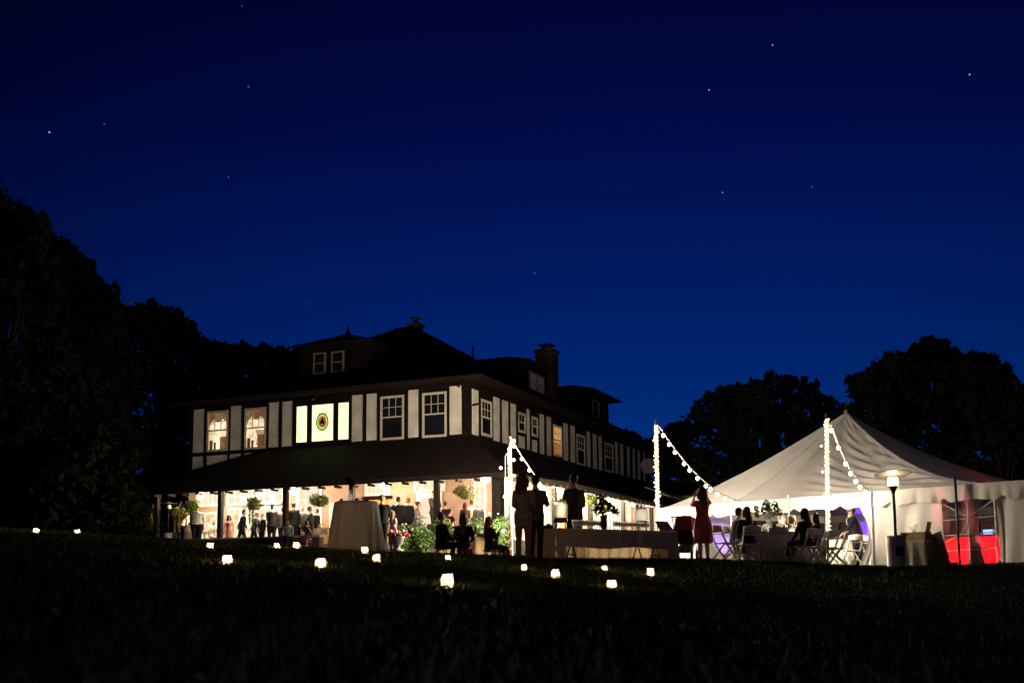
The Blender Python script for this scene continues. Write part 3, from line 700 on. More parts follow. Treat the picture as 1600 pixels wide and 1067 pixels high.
# the clear window panel with its white straps and gathered drape
wp = MB(); wp.box(9.55, 10.90, .03, .034, tground(10.2, 0)-.02, EV-.28); wp = wp.build('window_panel', M['vinyl'], tent)
def strap(pts, r=.014):
    b = MB(); b.tube([(x+.29, .018, z) for x, z in pts], r, 4); return b.build('window_strap', M['canvas'], wp)
g0 = tground(9.9, 0)
for zz in (.42, .80, 1.18): strap([(9.27, g0+zz-.02), (10.60, g0+zz+.03)])
strap([(9.27, EV-.42), (9.93, g0+1.22)]); strap([(10.6, EV-.40), (9.93, g0+1.22)]); strap([(9.93, g0), (9.93, EV-.3)], .02)
strap([(9.27, g0), (9.27, EV-.3)], .02); strap([(10.6, g0), (10.6, EV-.3)], .02); strap([(9.30, g0+.62), (9.75, g0+.84), (9.93, g0+1.2)], .010)
b = MB()
def dr(i, j):
    w_ = .34-.24*math.sin(math.pi*min(1, j/1.1))**.7; x = 10.08+(i-.5)*2*w_
    return (x, .55+.03*math.sin(i*40), EV-.12+(g0-EV+.14)*j)
b.grid(dr, 50, 20); b.build('drape', M['drape'], tent, True)

# uplights inside: purple by the back and left walls, red at the dance floor end, one blue
def uplight(x, y, col, P, lab, aim=(0, 0, 1), z=.12, spot=75):
    w = TWp(x, y, 0); w.z = gz(w.x, w.y)
    t = empty('uplight', w, 0, lab, 'uplight', 'coloured uplights in the marquee')
    b = MB(); b.lathe([(.10, 0), (.11, .05), (.11, .14), (.085, .15)], (0, 0, 0), 12); b.build('housing', M['metal_dark'], t)
    b = MB(); b.lathe([(.08, .151), (.08, .156)], (0, 0, 0), 12); b.build('lens', emission('lens_'+lab[:12].replace(' ', '_'), col, 6), t)
    ld = bpy.data.lights.new('uplight_beam', 'SPOT'); ld.energy = P; ld.color = col; ld.spot_size = R(spot); ld.spot_blend = .6; ld.shadow_soft_size = .05
    lo = bpy.data.objects.new('uplight_beam', ld); COL.objects.link(lo); lo.parent = t; lo.location = (0, 0, .2)
    a = TAX*aim[0]+TBX*aim[1]+Vector((0, 0, aim[2])); lo.rotation_euler = a.to_track_quat('-Z', 'Y').to_euler()
uplight(1.93, TW-.75, (.13, .05, 1.0), 500, 'violet uplight at the foot of the gathered drape on the back wall', (.05, .22, 1), spot=50)
uplight(.7, 3.0, (.36, .16, 1.0), 90, 'purple uplight by the left end wall of the marquee', (-.6, .1, 1), spot=90)
uplight(2.6, TW-1.2, (.75, .20, .8), 60, 'pink uplight near the back left of the marquee', (-.1, .5, 1), spot=90)
uplight(8.85, 1.75, (1, .035, .07), 560, 'red uplight in front of the red draped table', (.1, 1, .12), spot=95)
uplight(10.35, 1.35, (1, .20, .22), 650, 'red uplight on the floor behind the clear window panel', (-.28, -.80, .62), spot=36)

# ------------------------------------------------------------------ string light poles and festoons
def light_pole(px, Y, top_py, lab, r=.07, dense=True, wrap_to=.62, lean=0., P=800):
    base = gpt(px, Y); top = at(px+lean, top_py, Y); Hh = top.z-base.z
    t = empty('string_light_pole', base, 0, lab, 'light pole', 'lit poles on the lawn')
    dx = top.x-base.x
    b = MB(); b.tube([(0, 0, -.05), (dx*.5, 0, Hh*.5), (dx, 0, Hh)], r, 10); b.build('post', M['wood_post'], t, True)
    pts = []; z0 = wrap_to; pitch = .048 if dense else .30
    N = int((Hh-.16-z0)/pitch*10); wob = random.Random(px)
    for i in range(N):
        z = z0+(Hh-.16-z0)*i/(N-1); a = 2*math.pi*i/10; rr = r+.006+((.010*math.sin(i*.37)+.012*wob.random()) if dense else .002)
        pts.append((dx*z/Hh+rr*math.cos(a), rr*math.sin(a), z))
    b = MB(); b.tube(pts, .010 if dense else .004, 5); b.build('light_coil', M['coil'], t)
    if dense:                                               # little bulbs standing off the wrap
        for k in range(26):
            z = z0+(Hh-.1-z0)*(k+wob.random())/26; a = wob.uniform(0, 6.28); rr = r+.03+.025*wob.random()
            b = MB(); b.ball((dx*z/Hh+rr*math.cos(a), rr*math.sin(a), z), .006+.006*wob.random(), 6, 5); b.build('mini_bulb', M['bulb'], t, True)
    for k in range(6):                                      # the strand's own light
        ld = bpy.data.lights.new('strand_light', 'POINT'); ld.energy = P/6; ld.color = (1, .84, .62); ld.shadow_soft_size = .04
        lo = bpy.data.objects.new('strand_light', ld); COL.objects.link(lo); lo.parent = t; a = k*2.6+.4; zf = .30+.65*k/5
        lo.location = (dx*zf+(r+.09)*math.cos(a), (r+.09)*math.sin(a), Hh*zf)
    return t, base, top
t1, b1, p1 = light_pole(797, 34, 681, 'thin light wrapped pole between the shrub and the silhouetted couple', .04, False, .05, -2, 4300)
t2, b2, p2 = light_pole(1029, 30, 655, 'thick glowing pole behind the right end of the long buffet table', .036, True, .72, -4, 1500)
t3, b3, p3 = light_pole(1294, 27.3, 645, 'tallest glowing pole, in front of the marquee peak', .034, True, .86, -2.5, 600)
# the left pole also carries a straight rope light down its side and a few loose bulbs
b = MB(); Hh = p1.z-b1.z
b.tube([(.085, -.05, .02), (.085, -.05, Hh*.5), (.06, -.05, Hh-.03)], .014, 8); b.build('rope_light', M['coil'], t1)
b = MB(); b.tube([(-.13, -.03, Hh*.33), (-.13, -.03, Hh*.83), (-.06, -.03, Hh*.86)], .008, 6); b.build('rope_light', M['coil'], t1)
for dx_, zf in ((.17, .955), (.15, .80), (-.28, .735), (.15, .67), (.17, .26), (-.22, .22), (.22, .155), (.14, .40), (-.16, .5)):
    b = MB(); b.ball((dx_, -.05, Hh*zf), .048, 10, 7); b.build('bulb', M['bulb'], t1, True)
for dx_, zf in ((-.07, .88), (-.065, .66), (-.07, .53), (.08, .42), (-.065, .38), (.10, .14), (-.08, .08)):
    b = MB(); b.ball((dx_, -.05, (p2.z-b2.z)*(.1+.85*zf)), .024, 8, 6); b.build('bulb', M['bulb'], t2, True)
for dx_, zf in ((-.06, .80), (-.06, .60), (.065, .47), (.06, .22), (-.06, .33)):
    b = MB(); b.ball((dx_, -.05, (p3.z-b3.z)*(.1+.85*zf)), .024, 8, 6); b.build('bulb', M['bulb'], t3, True)

def festoon(p0, p1, bulbs_px, sag, lab, r=.050, extra=None):
    t = empty('festoon_string', p0, 0, lab, 'festoon lights', 'festoon strings of bulbs')
    pts = []
    for i in range(33):
        k = i/32; q = p0.lerp(p1, k)-Vector((0, 0, sag*4*k*(1-k))); pts.append(q-p0)
    b = MB(); b.tube(pts, .016, 6); b.build('cable', M['cord'], t)
    for px in bulbs_px:
        best = min(range(321), key=lambda i: abs(proj(tuple(p0+pts[0].lerp(pts[-1], i/320)))[0]-px))
        k = best/320; q = (p1-p0)*k-Vector((0, 0, sag*4*k*(1-k)))
        b = MB(); b.tube([q, q-Vector((0, 0, .05))], .022, 6); bs = b.build('bulb_socket', M['metal_dark'], t)
        b = MB(); b.ball(q-Vector((0, 0, .10)), (r, r, r*1.2), 10, 7); b.build('bulb', M['bulb'], t, True)
    return t
eL = TWp(3.35, -.05, 3.16); eR = TWp(7.55, -.05, 3.2)
st = gpt(884, 36.5); st.z += 1.75
festoon(p1+Vector((.05, 0, -.04)), st, (803, 815, 827, 842, 856, 868, 877), .20, 'bulb string sloping down from the thin pole towards the man in the dark suit')
festoon(p2+Vector((.1, 0, -.22)), eL, (1036, 1045, 1054, 1068, 1077, 1089, 1102, 1109, 1120, 1132, 1142, 1150), .42, 'bulb string from the thick pole down to the left part of the marquee eave')
festoon(p3+Vector((.09, 0, -.3)), eR, (1299, 1309, 1320, 1328, 1336, 1343, 1352, 1358, 1366, 1379), .30, 'bulb string from the tallest pole down to the marquee corner by the patio heater')
t = empty('garden_stake', gpt(884, 36.5), 0, 'thin dark stake holding the low end of the shortest bulb string', 'stake')
b = MB(); b.tube([(0, 0, -.05), (0, 0, 1.75)], .025, 8); b.build('shaft', M['metal_dark'], t)
b = MB(); b.tube([(0, 0, 1.7), (.05, -.05, 1.76), (0, -.08, 1.72)], .01, 6); b.build('hook', M['metal_dark'], t)

# ------------------------------------------------------------------ trees and shrubs
def leaf_cloud(name, blobs, size, material, parent, org, dens=1., seed=0, kind=None):
    rs = np.random.RandomState(seed); Cs = []
    for c, r, n in blobs:
        n = int(n*dens); d = rand_dirs(n, rs); rad = rs.uniform(.25, 1.0, n)**.45*(1+.10*np.sin(d[:, 0]*7+d[:, 2]*5+seed)+.08*rs.normal(size=n))
        Cs.append(np.array(c)+d*rad[:, None]*np.array(r))
    C = np.concatenate(Cs)-np.array(org); n = len(C)
    a = rand_dirs(n, rs); bb = np.cross(a, rand_dirs(n, rs)); bb /= np.linalg.norm(bb, axis=1)[:, None]+1e-9
    s = rs.uniform(.6, 1.3, n)[:, None]*size
    return quads_mesh(name, C, a*s, bb*s*.6, material, parent, kind)

def tree(lab, Y, outline, base_px, seed, leaf=.21, n=1150, fill=True, name='tree', cat='tree', group='trees around the house and marquee'):
    """outline: (px, py, radius px) of leaf clumps in the photograph; each gets its own depth"""
    rs = random.Random(seed); base = gpt(base_px, Y)
    t = empty(name, base, 0, lab, cat, group); blobs = []; tips = []
    for px, py, rp in outline:
        yy = Y+rs.uniform(-2.2, 2.2); c = at(px, py, yy); r = rp*yy/FPX
        c.z = max(c.z, gz(c.x, c.y)+r*.5)
        blobs.append((tuple(c), (r, r, r*.9), n*(r/2.)**1.5+60)); tips.append((c, r))
        for q in range(4):                      # ragged twigs breaking the outline
            a = rs.uniform(0, 6.28); e_ = rs.uniform(-.2, 1.2)
            c2 = c+Vector((math.cos(a)*math.cos(e_), math.sin(a)*math.cos(e_), math.sin(e_)))*r*rs.uniform(.85, 1.05); r2 = r*rs.uniform(.16, .32)
            blobs.append((tuple(c2), (r2, r2, r2*1.2), 45))
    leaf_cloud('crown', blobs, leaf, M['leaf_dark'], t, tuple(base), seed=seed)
    b = MB(); top = max(c.z for c, r in tips)-base.z; cx_ = sum(c.x for c, r in tips)/len(tips)-base.x; cyy = sum(c.y for c, r in tips)/len(tips)-base.y
    spine = [Vector((cx_*k**1.5+.15*math.sin(k*5), cyy*k, top*.82*k-.2)) for k in (0, .15, .3, .5, .75, 1)]
    rr = .028*top+.06; b.tube(spine, [rr*1.5, rr, rr*.85, rr*.65, rr*.4, rr*.15], 9); tr = b.build('trunk', M['bark'], t, True)
    for c, r in tips:
        k = min(.85, max(.2, (c.z-base.z)/top-.25)); i = k*5; s0 = spine[int(i)].lerp(spine[min(5, int(i)+1)], i-int(i)); e_ = c-base
        b = MB(); m_ = s0.lerp(e_, .5)+Vector((0, 0, -.25)); b.tube([s0, m_, e_], [rr*.35, rr*.22, .03], 6); b.build('limb', M['bark'], t, True)
    return t
tree('tallest black tree, cut by the left edge of the picture', 44, [(-45, 345, 62), (20, 362, 48), (48, 372, 34), (-20, 440, 85), (45, 440, 55), (20, 530, 95), (-50, 610, 110), (60, 620, 80), (0, 720, 95)], -10, 1)
tree('broad black tree stepping down beside the tallest left tree', 50, [(88, 402, 36), (112, 410, 26), (128, 440, 30), (105, 470, 55), (155, 480, 36), (165, 515, 32), (110, 560, 80), (165, 590, 60), (120, 680, 90), (170, 700, 60)], 120, 2)
tree('rounded black tree left of the house roof', 60, [(215, 500, 26), (245, 505, 30), (270, 512, 28), (295, 535, 27), (320, 555, 26), (215, 550, 50), (270, 570, 50), (330, 590, 36), (230, 640, 70), (290, 650, 50), (230, 730, 60)], 245, 3)
tree('low black tree showing between the left trees and the front dormer', 75, [(360, 562, 24), (385, 560, 24), (412, 560, 24), (440, 562, 24), (468, 565, 24), (345, 590, 30), (400, 600, 44), (450, 600, 40), (360, 640, 40)], 400, 4)
tree('round topped dark tree left of the marquee peak with sky showing through', 58, [(1090, 660, 24), (1112, 640, 28), (1130, 622, 20), (1150, 625, 24), (1178, 612, 24), (1210, 607, 24), (1240, 608, 22), (1265, 618, 20), (1100, 690, 34), (1140, 665, 26), (1150, 700, 20), (1260, 645, 26), (1290, 640, 26), (1235, 640, 22), (1175, 650, 22), (1150, 665, 24), (1165, 690, 20), (1245, 665, 24), (1220, 735, 26), (1195, 668, 21), (1215, 658, 19), (1185, 715, 22), (1150, 735, 24), (1205, 692, 16), (1200, 635, 18), (1250, 680, 26), (1290, 675, 30), (1210, 708, 18), (1090, 730, 34), (1130, 735, 30), (1180, 740, 26), (1230, 720, 20)], 1180, 5, leaf=.17, n=900)
tree('tall dark tree rising behind the marquee peak', 52, [(1350, 605, 26), (1378, 588, 28), (1410, 575, 28), (1440, 560, 24), (1458, 548, 20), (1480, 562, 22), (1400, 620, 50), (1460, 610, 55), (1360, 660, 50), (1440, 680, 70), (1500, 640, 45)], 1430, 6)
tree('dark tree at the far right beyond the marquee', 50, [(1510, 572, 22), (1535, 570, 22), (1558, 592, 22), (1585, 625, 26), (1610, 625, 26), (1540, 620, 46), (1590, 670, 55), (1540, 700, 60), (1640, 690, 70), (1600, 740, 60)], 1570, 7)
tree('low dark tree between the house end and the round topped tree', 70, [(1045, 690, 22), (1065, 680, 20), (1040, 720, 30), (1070, 725, 30), (1020, 700, 20), (985, 690, 18)], 1040, 8, leaf=.22)
tree('dark bushy tree filling the gap below the left trees', 40, [(30, 790, 46), (100, 780, 50), (170, 780, 44), (60, 740, 60), (140, 730, 60), (-20, 780, 60), (205, 790, 30)], 90, 9, n=1200, name='bushy_tree')
tree('dark bushy tree filling the view past the left end of the porch', 62, [(235, 800, 34), (262, 790, 34), (290, 790, 32), (250, 760, 34), (285, 755, 34), (318, 770, 30), (305, 720, 34), (255, 715, 34)], 265, 19, name='bushy_tree')
# the wood behind everything
blobs = []
rs_ = random.Random(5)
for X in range(-95, 100, 5):
    Y = 95+rs_.uniform(-6, 8); z = gz(X, Y); r = rs_.uniform(4, 5.5)
    blobs.append(((X, Y, z+r*.8), (r, r, r*1.15), 330))
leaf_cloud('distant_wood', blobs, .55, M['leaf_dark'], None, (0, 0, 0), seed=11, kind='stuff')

def shrub(px, Y, w_px, h_px, lab, seed, flowers=0, mt='leaf', group='shrubs along the terrace'):
    base = gpt(px, Y); w = w_px*Y/FPX; h = h_px*Y/FPX; rs2 = random.Random(seed)
    t = empty('shrub', base, 0, lab, 'shrub', group); blobs = []
    for k in range(9):
        a = rs2.uniform(0, 6.28); d = rs2.uniform(0, .6)
        blobs.append(((base.x+math.cos(a)*w*.5*d, base.y+math.sin(a)*.6*d, base.z+h*rs2.uniform(.22, .66)), (w*rs2.uniform(.22, .34), .5, h*rs2.uniform(.25, .36)), 330))
    leaf_cloud('foliage', blobs, .05, M[mt], t, tuple(base), seed=seed)
    b = MB()
    for k in range(7):
        a = k*.9; b.tube([(0.03*math.cos(a), .03*math.sin(a), -.05), (w*.12*math.cos(a), .2*math.sin(a), h*.4), (w*.3*math.cos(a), .35*math.sin(a), h*.75)], [.02, .014, .006], 5)
    b.build('stems', M['bark'], t)
    for k in range(flowers):
        b = MB(); a = rs2.uniform(-.45, .45); b.ball((a*w, -.45+rs2.uniform(0, .2), h*rs2.uniform(.55, .95)), .035, 6, 5); b.build('flower', M['flower_pale'], t)
    return t
shrub(652, 35.5, 62, 48, 'leafy green shrub just right of the pink flower urn', 21, 5)
shrub(690, 36.6, 50, 62, 'tall green shrub behind the man in the dark coat', 22, 4)
shrub(735, 36.8, 60, 66, 'green shrub behind the white pedestal under the flowering basket', 23, 5)
shrub(780, 36, 44, 70, 'dense green shrub at the terrace corner beside the thin lit pole', 24, 3)
shrub(629, 34.8, 26, 44, 'small dark shrub between the urn and the larger terrace shrubs', 25, 0)
shrub(842, 37, 24, 50, 'low shrub half hidden by the silhouetted couple', 26, 0)
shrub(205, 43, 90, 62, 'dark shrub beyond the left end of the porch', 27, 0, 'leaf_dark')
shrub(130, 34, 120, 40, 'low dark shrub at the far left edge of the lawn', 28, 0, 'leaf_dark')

def basket(s_, v_, z_, lab, seed, r=.30, pink=0, trail=0, mt='leaf_bright', hang=.6):
    p = HW(s_, v_, z_); rs2 = random.Random(seed)
    t = empty('hanging_basket', p, 0, lab, 'hanging basket', 'hanging baskets under the porch')
    b = MB(); b.lathe([(.03, -.26), (.15, -.22), (.23, -.10), (.25, .0), (.23, .0)], (0, 0, 0), 14); b.build('bowl', M['basket'], t, True)
    blobs = [((p.x+rs2.uniform(-.14, .14)*1.5, p.y+rs2.uniform(-.15, .15), p.z+rs2.uniform(-.06, .16)), (r*rs2.uniform(.5, .75), r*.65, r*rs2.uniform(.4, .6)), 150) for k in range(8)]
    for k in range(trail):
        a = rs2.uniform(0, 6.28)
        for q in range(6): blobs.append(((p.x+math.cos(a)*.27, p.y+math.sin(a)*.27, p.z-.1-q*.13), (.05, .05, .09), 26))
    leaf_cloud('foliage', blobs, .042, M[mt], t, tuple(p), seed=seed)
    for k in range(pink):
        a = rs2.uniform(3.0, 6.3); e_ = rs2.uniform(-.4, .9); b = MB()
        b.ball((math.cos(a)*r*.9*math.cos(e_), math.sin(a)*r*.8*math.cos(e_), .06+math.sin(e_)*r*.65), .045, 7, 5); b.build('flower', M['flower_pink'] if k % 4 else M['flower_pale'], t)
    b = MB()
    for k in range(3):
        a = k*2.1; b.tube([(.23*math.cos(a), .23*math.sin(a), .0), (0, 0, hang)], .006, 4)
    b.build('hanger', M['metal_dark'], t)
    return t
basket(-.86, -2.4, 4.36, 'hanging basket full of pink flowers left of the porch corner post', 31, .44, 16)
basket(6.05, -2.4, 4.30, 'hanging basket with a few small red flowers left of the tall dark draped table', 32, .40, 5)
basket(9.5, -2.4, 4.27, 'leafy hanging basket trailing to its right, between second and third posts', 33, .43, 3, 2)
basket(13.01, -2.4, 4.27, 'round green hanging basket above the men in white shirts', 34, .42, 3, 1)
basket(13.9, -2.0, 4.0, 'yellow green trailing basket beside the patio heater and the left end post', 35, .38, 0, 4, 'leaf_yellow')
basket(15.75, -2.2, 4.15, 'dim brown trailing basket beyond the left end post', 36, .42, 0, 7, 'leaf_yellow')
basket(-2.5, 5.0, 4.5, 'hanging basket with red flowers half hidden behind the silhouetted couple', 37, .36, 8, 2)
basket(-2.5, 10.4, 4.45, 'wide hanging basket of green and red flowers right of the dark suited man', 38, .42, 9, 1)
basket(-2.5, 8.2, 4.7, 'leafy hanging basket above the left drink dispenser', 39, .34, 1, 2)

# ------------------------------------------------------------------ people
REMESH = []
def voxel(o, size, smooth=2):
    m_ = o.modifiers.new('fuse', 'REMESH'); m_.mode = 'VOXEL'; m_.voxel_size = size; m_.use_smooth_shade = True
    if smooth:
        s_ = o.modifiers.new('soften', 'SMOOTH'); s_.iterations = smooth; s_.factor = .5
    REMESH.append(o); return o
_cloth = {}
def cloth(c, rough=.9, name='cloth'):
    k = tuple(c)
    if k not in _cloth: _cloth[k] = mat('%s_%d' % (name, len(_cloth)), c, rough, .18, 9, .25, bscale=60, spec=.12)
    return _cloth[k]
ARM = {  # wrist target (right side, x outwards) in the torso frame, elbow pole
    'down': ((.26, .05, .84), (.5, -.6, -.3)), 'bent': ((.17, .30, 1.07), (.5, -.5, -.7)), 'clasp': ((.06, .25, 1.02), (.7, -.3, -.6)),
    'chin': ((.03, .17, 1.47), (.4, .2, -1)), 'drink': ((.10, .24, 1.36), (.35, -.1, -1)), 'phone': ((.05, .25, 1.58), (.35, .1, -1)), 'elbow': ((.02, .22, 1.60), (1, -.1, -.35)),
    'table': ((.20, .42, 1.02), (.5, -.4, -.4)), 'lap': ((.12, .30, 1.03), (.6, -.4, -.5)), 'hip': ((.22, .02, 1.02), (.9, -.4, 0)),
    'swing': ((.25, .28, .92), (.4, -.7, -.2)), 'swingb': ((.26, -.20, .88), (.4, -.7, -.2)), 'hold': ((.20, .33, 1.18), (.5, -.4, -.7))}
def ik(S, Wt, l1, l2, pole):
    d = Wt-S; L = min(d.length, l1+l2-.004); d.normalize(); Wt = S+d*L
    a = (l1*l1-l2*l2+L*L)/(2*L); hgt = math.sqrt(max(0, l1*l1-a*a)); p_ = Vector(pole); p_ -= d*p_.dot(d)
    if p_.length < 1e-4: p_ = Vector((0, -1, 0))
    p_.normalize(); return S+d*a+p_*hgt, Wt

def person(label, pos, yaw, H_=1.75, arms=('down', 'down'), sit=False, lean=0., twist=0., head=(0, 0), build=1.12, fem=False, dress=None, jacket=None, hem=.82,
           trousers=(.013, .013, .018), shirt=(.7, .68, .64), hair=(.03, .018, .012), style='short', skin='skin', near=False, sleeves=True, stride=0., skirt=None,
           hem_d=.45, scarf=None, seat=.45, shoe=(.012, .01, .01), hair_len=1.28, group=None):
    jr = random.Random(hash(label) % 1000 if False else len(label)*37+int(abs(pos[0])*100)); twist += jr.uniform(-7, 7); head = (head[0]+jr.uniform(-16, 16), head[1]+jr.uniform(-6, 5)); lean += jr.uniform(-1.5, 3)
    k = H_/1.75; t = empty('person', pos, R(yaw), label, 'person', group)
    vx = .0125 if near else .019
    ph = .93 if not sit else seat/k+.07; dz = ph-.93
    bw = build*(.93 if fem else 1.0)
    pivot = Vector((0, 0, ph)); RM = Matrix.Rotation(R(-lean), 4, 'X') @ Matrix.Rotation(R(twist), 4, 'Z')
    def T(p): p = Vector(p)+Vector((0, 0, dz)); return pivot+RM @ (p-pivot)
    S = lambda p: Vector(p)*k
    rot3 = RM.to_3x3(); xr = rot3 @ Vector((1, 0, 0))
    if fem: prof = [(.86, .14, .10), (.93, .175, .125), (1.02, .155, .112), (1.12, .128, .095), (1.22, .140, .108), (1.31, .150, .122), (1.38, .160, .10), (1.43, .13, .08), (1.465, .075, .06)]
    else: prof = [(.86, .14, .11), (.93, .168, .125), (1.02, .162, .12), (1.12, .155, .112), (1.22, .165, .115), (1.31, .178, .122), (1.38, .185, .11), (1.43, .15, .088), (1.47, .085, .068)]
    def torso(b, infl, z0, z1, flare=0.):
        P_ = [p for p in prof if z0 <= p[0] <= z1]
        if z0 < .86: P_ = [(z0, .165*bw+flare, .125*bw+flare)]+[(z0+.06, .166*bw+flare*.7, .126*bw+flare*.7)]+P_
        b.tube([S(T((0, 0, p[0]))) for p in P_], [(p[1]*bw+infl)*k for p in P_], 14, ref=xr, ry=[(p[2]*bw+infl)*k for p in P_])
    hp_ = Matrix.Translation((0, 0, 0))
    HR = RM @ Matrix.Rotation(R(head[0]), 4, 'Z') @ Matrix.Rotation(R(-head[1]), 4, 'X')
    HR3 = HR.to_3x3(); nb = T((0, 0, 1.50))
    def Hd(p): return nb+HR3 @ (Vector(p)-Vector((0, 0, 1.50)))
    HRm = HR3.to_4x4()
    b = MB()
    torso(b, 0, .86, 1.5)
    b.tube([S(T((0, -.005, 1.42))), S(T((0, 0, 1.50))), S(Hd((0, .012, 1.58)))], [.062*k, .053*k, .054*k], 10)
    b.ball(S(Hd((0, .008, 1.652))), (.076*k, .096*k, .104*k), 14, 10, M=HRm)
    b.ball(S(Hd((0, .042, 1.595))), (.056*k, .060*k, .058*k), 12, 8, M=HRm)
    b.ball(S(Hd((0, .108, 1.630))), (.013*k, .020*k, .024*k), 8, 6, M=HRm)
    b.ball(S(Hd((0, .090, 1.672))), (.048*k, .016*k, .012*k), 8, 6, M=HRm)
    for sx in (-1, 1): b.ball(S(Hd((sx*.078, .0, 1.635))), (.012*k, .024*k, .032*k), 8, 6, M=HRm)
    arms_pts = []
    for sx, an in ((1, arms[1]), (-1, arms[0])):
        tw, pl = ARM[an] if isinstance(an, str) else an
        Sh = Vector((sx*.175*bw, 0, 1.395)); W_ = Vector((sx*tw[0], tw[1], tw[2])); E_, W_ = ik(Sh, W_, .285, .255, (sx*pl[0], pl[1], pl[2]))
        A_ = [S(T(q)) for q in (Vector((sx*.10*bw, 0, 1.40)), Sh, Sh.lerp(E_, .5), E_, E_.lerp(W_, .4), W_)]
        arms_pts.append(A_); f_ = .86 if fem else 1.
        b.tube(A_, [q*k*f_ for q in (.05, .052, .046, .038, .037, .026)], 10)
        d = (A_[5]-A_[3]).normalized(); side = d.cross(Vector((0, 1, 0)) if abs(d.y) < .8 else Vector((0, 0, 1))).normalized(); nrm = side.cross(d)
        pc = A_[5]+d*.045*k
        b.tube([A_[5]-d*.01, A_[5]+d*.03*k, A_[5]+d*.09*k], [.024*k, .040*k, .038*k], 8, ref=side, ry=[.018*k, .017*k, .014*k])
        for q in range(4):
            off = side*(q-1.5)*.019*k; l_ = (.066, .078, .072, .056)[q]*k; r0 = A_[5]+d*.075*k+off
            cd_ = (d+nrm*.35).normalized(); ce = (d+nrm*1.1).normalized()
            b.tube([r0, r0+d*.02*k, r0+d*.02*k+cd_*l_*.55, r0+d*.02*k+cd_*l_*.55+ce*l_*.45], [.0098*k, .0098*k, .009*k, .0075*k], 6)
        tr = A_[5]+d*.02*k-side*.03*k; b.tube([tr, tr+(d-side).normalized()*.035*k, tr+(d*1.3-side*.3).normalized()*.065*k+nrm*.01], [.013*k, .012*k, .009*k], 6)
    legs = []
    for sx in (-1, 1):
        hip = Vector((sx*.09*bw, 0, ph-.03))
        if sit:
            knee = Vector((sx*.12, .43, ph+.01)); ank = Vector((sx*.12, .40+.05*sx, .075/k))
        else:
            fy = stride*sx; knee = Vector((sx*.095, .02+fy*.6, .49)); ank = Vector((sx*.10, -.02+fy, .08+(.05 if fy < -.1 else 0)))
        legs.append((hip, knee, ank))
        b.tube([S(q) for q in (hip+Vector((0, 0, .03)), hip, hip.lerp(knee, .5), knee, knee.lerp(ank, .35)+Vector((0, -.012, 0)), ank)], [q*k*bw for q in (.085, .085, .070, .052, .050, .034)], 10)
        b.tube([S(ank+Vector((0, -.05, -.04))), S(ank+Vector((0, .04, -.035))), S(ank+Vector((sx*.02, .17, -.055)))], [.036*k, .040*k, .028*k], 8)
        b.tube([S(ank+Vector((0, 0, .02))), S(ank+Vector((0, 0, -.04)))], [.034*k, .036*k], 8)
    voxel(b.build('body', M[skin], t, True), vx, 2)
    # shoes
    for hip, knee, ank in legs:
        sx = 1 if hip.x > 0 else -1
        b = MB(); b.tube([S(ank+Vector((0, -.075, -.035))), S(ank+Vector((0, -.03, -.03))), S(ank+Vector((sx*.01, .06, -.035))), S(ank+Vector((sx*.02, .15, -.05))), S(ank+Vector((sx*.025, .20, -.058)))],
                         [q*k for q in (.02, .042, .046, .042, .02)], 10, ref=(1, 0, 0), ry=[q*k for q in (.03, .048, .042, .026, .014)]); b.build('shoe', cloth(shoe, .4), t, True)
    # trousers or bare legs
    if trousers is not None and dress is None and skirt is None:
        b = MB(); torso(b, .010, .86, 1.04)
        for hip, knee, ank in legs:
            b.tube([S(q) for q in (hip+Vector((0, 0, .06)), hip, hip.lerp(knee, .5), knee, knee.lerp(ank, .5)+Vector((0, -.01, 0)), ank+Vector((0, -.005, -.03)))], [q*k*bw for q in (.10, .102, .090, .070, .064, .058)], 10)
        voxel(b.build('trousers', cloth(trousers), t, True), .021, 2)
    if skirt is not None or dress is not None:
        col_ = skirt if skirt is not None else dress
        b = MB()
        if sit:
            kn = [(l[0]+l[1])*.5 for l in legs]
            b.tube([S((0, -.10, ph-.03)), S((0, .0, ph+.01)), S((0, .2, ph+.01)), S((0, .45, ph-.01)), S((0, .50, ph-.12)), S((0, .46, ph-.3))], [q*k for q in (.12, .19, .20, .20, .19, .19)], 14, ref=(1, 0, 0), ry=[q*k for q in (.08, .11, .10, .095, .08, .05)])
        else:
            zs = [(1.06, .150, .112), (.96, .178, .130), (.88, .19, .142), ((.88+hem_d)/2, .20, .15), (hem_d, .205, .155)]
            b.tube([S((0, 0, z_)) for z_, _, _ in zs], [q[1]*bw*k+.008 for q in zs], 16, ref=(1, 0, 0), ry=[q[2]*bw*k+.008 for q in zs])
        if dress is not None:
            torso(b, .010, .93, 1.44)
            if sleeves:
                for A_ in arms_pts: b.tube([A_[0], A_[1], A_[2], A_[2].lerp(A_[3], .35)], [.06*k, .062*k, .060*k, .064*k], 10)
        else: torso(b, .008, .93, 1.1)
        voxel(b.build('dress' if dress is not None else 'skirt', cloth(col_), t, True), .021, 2)
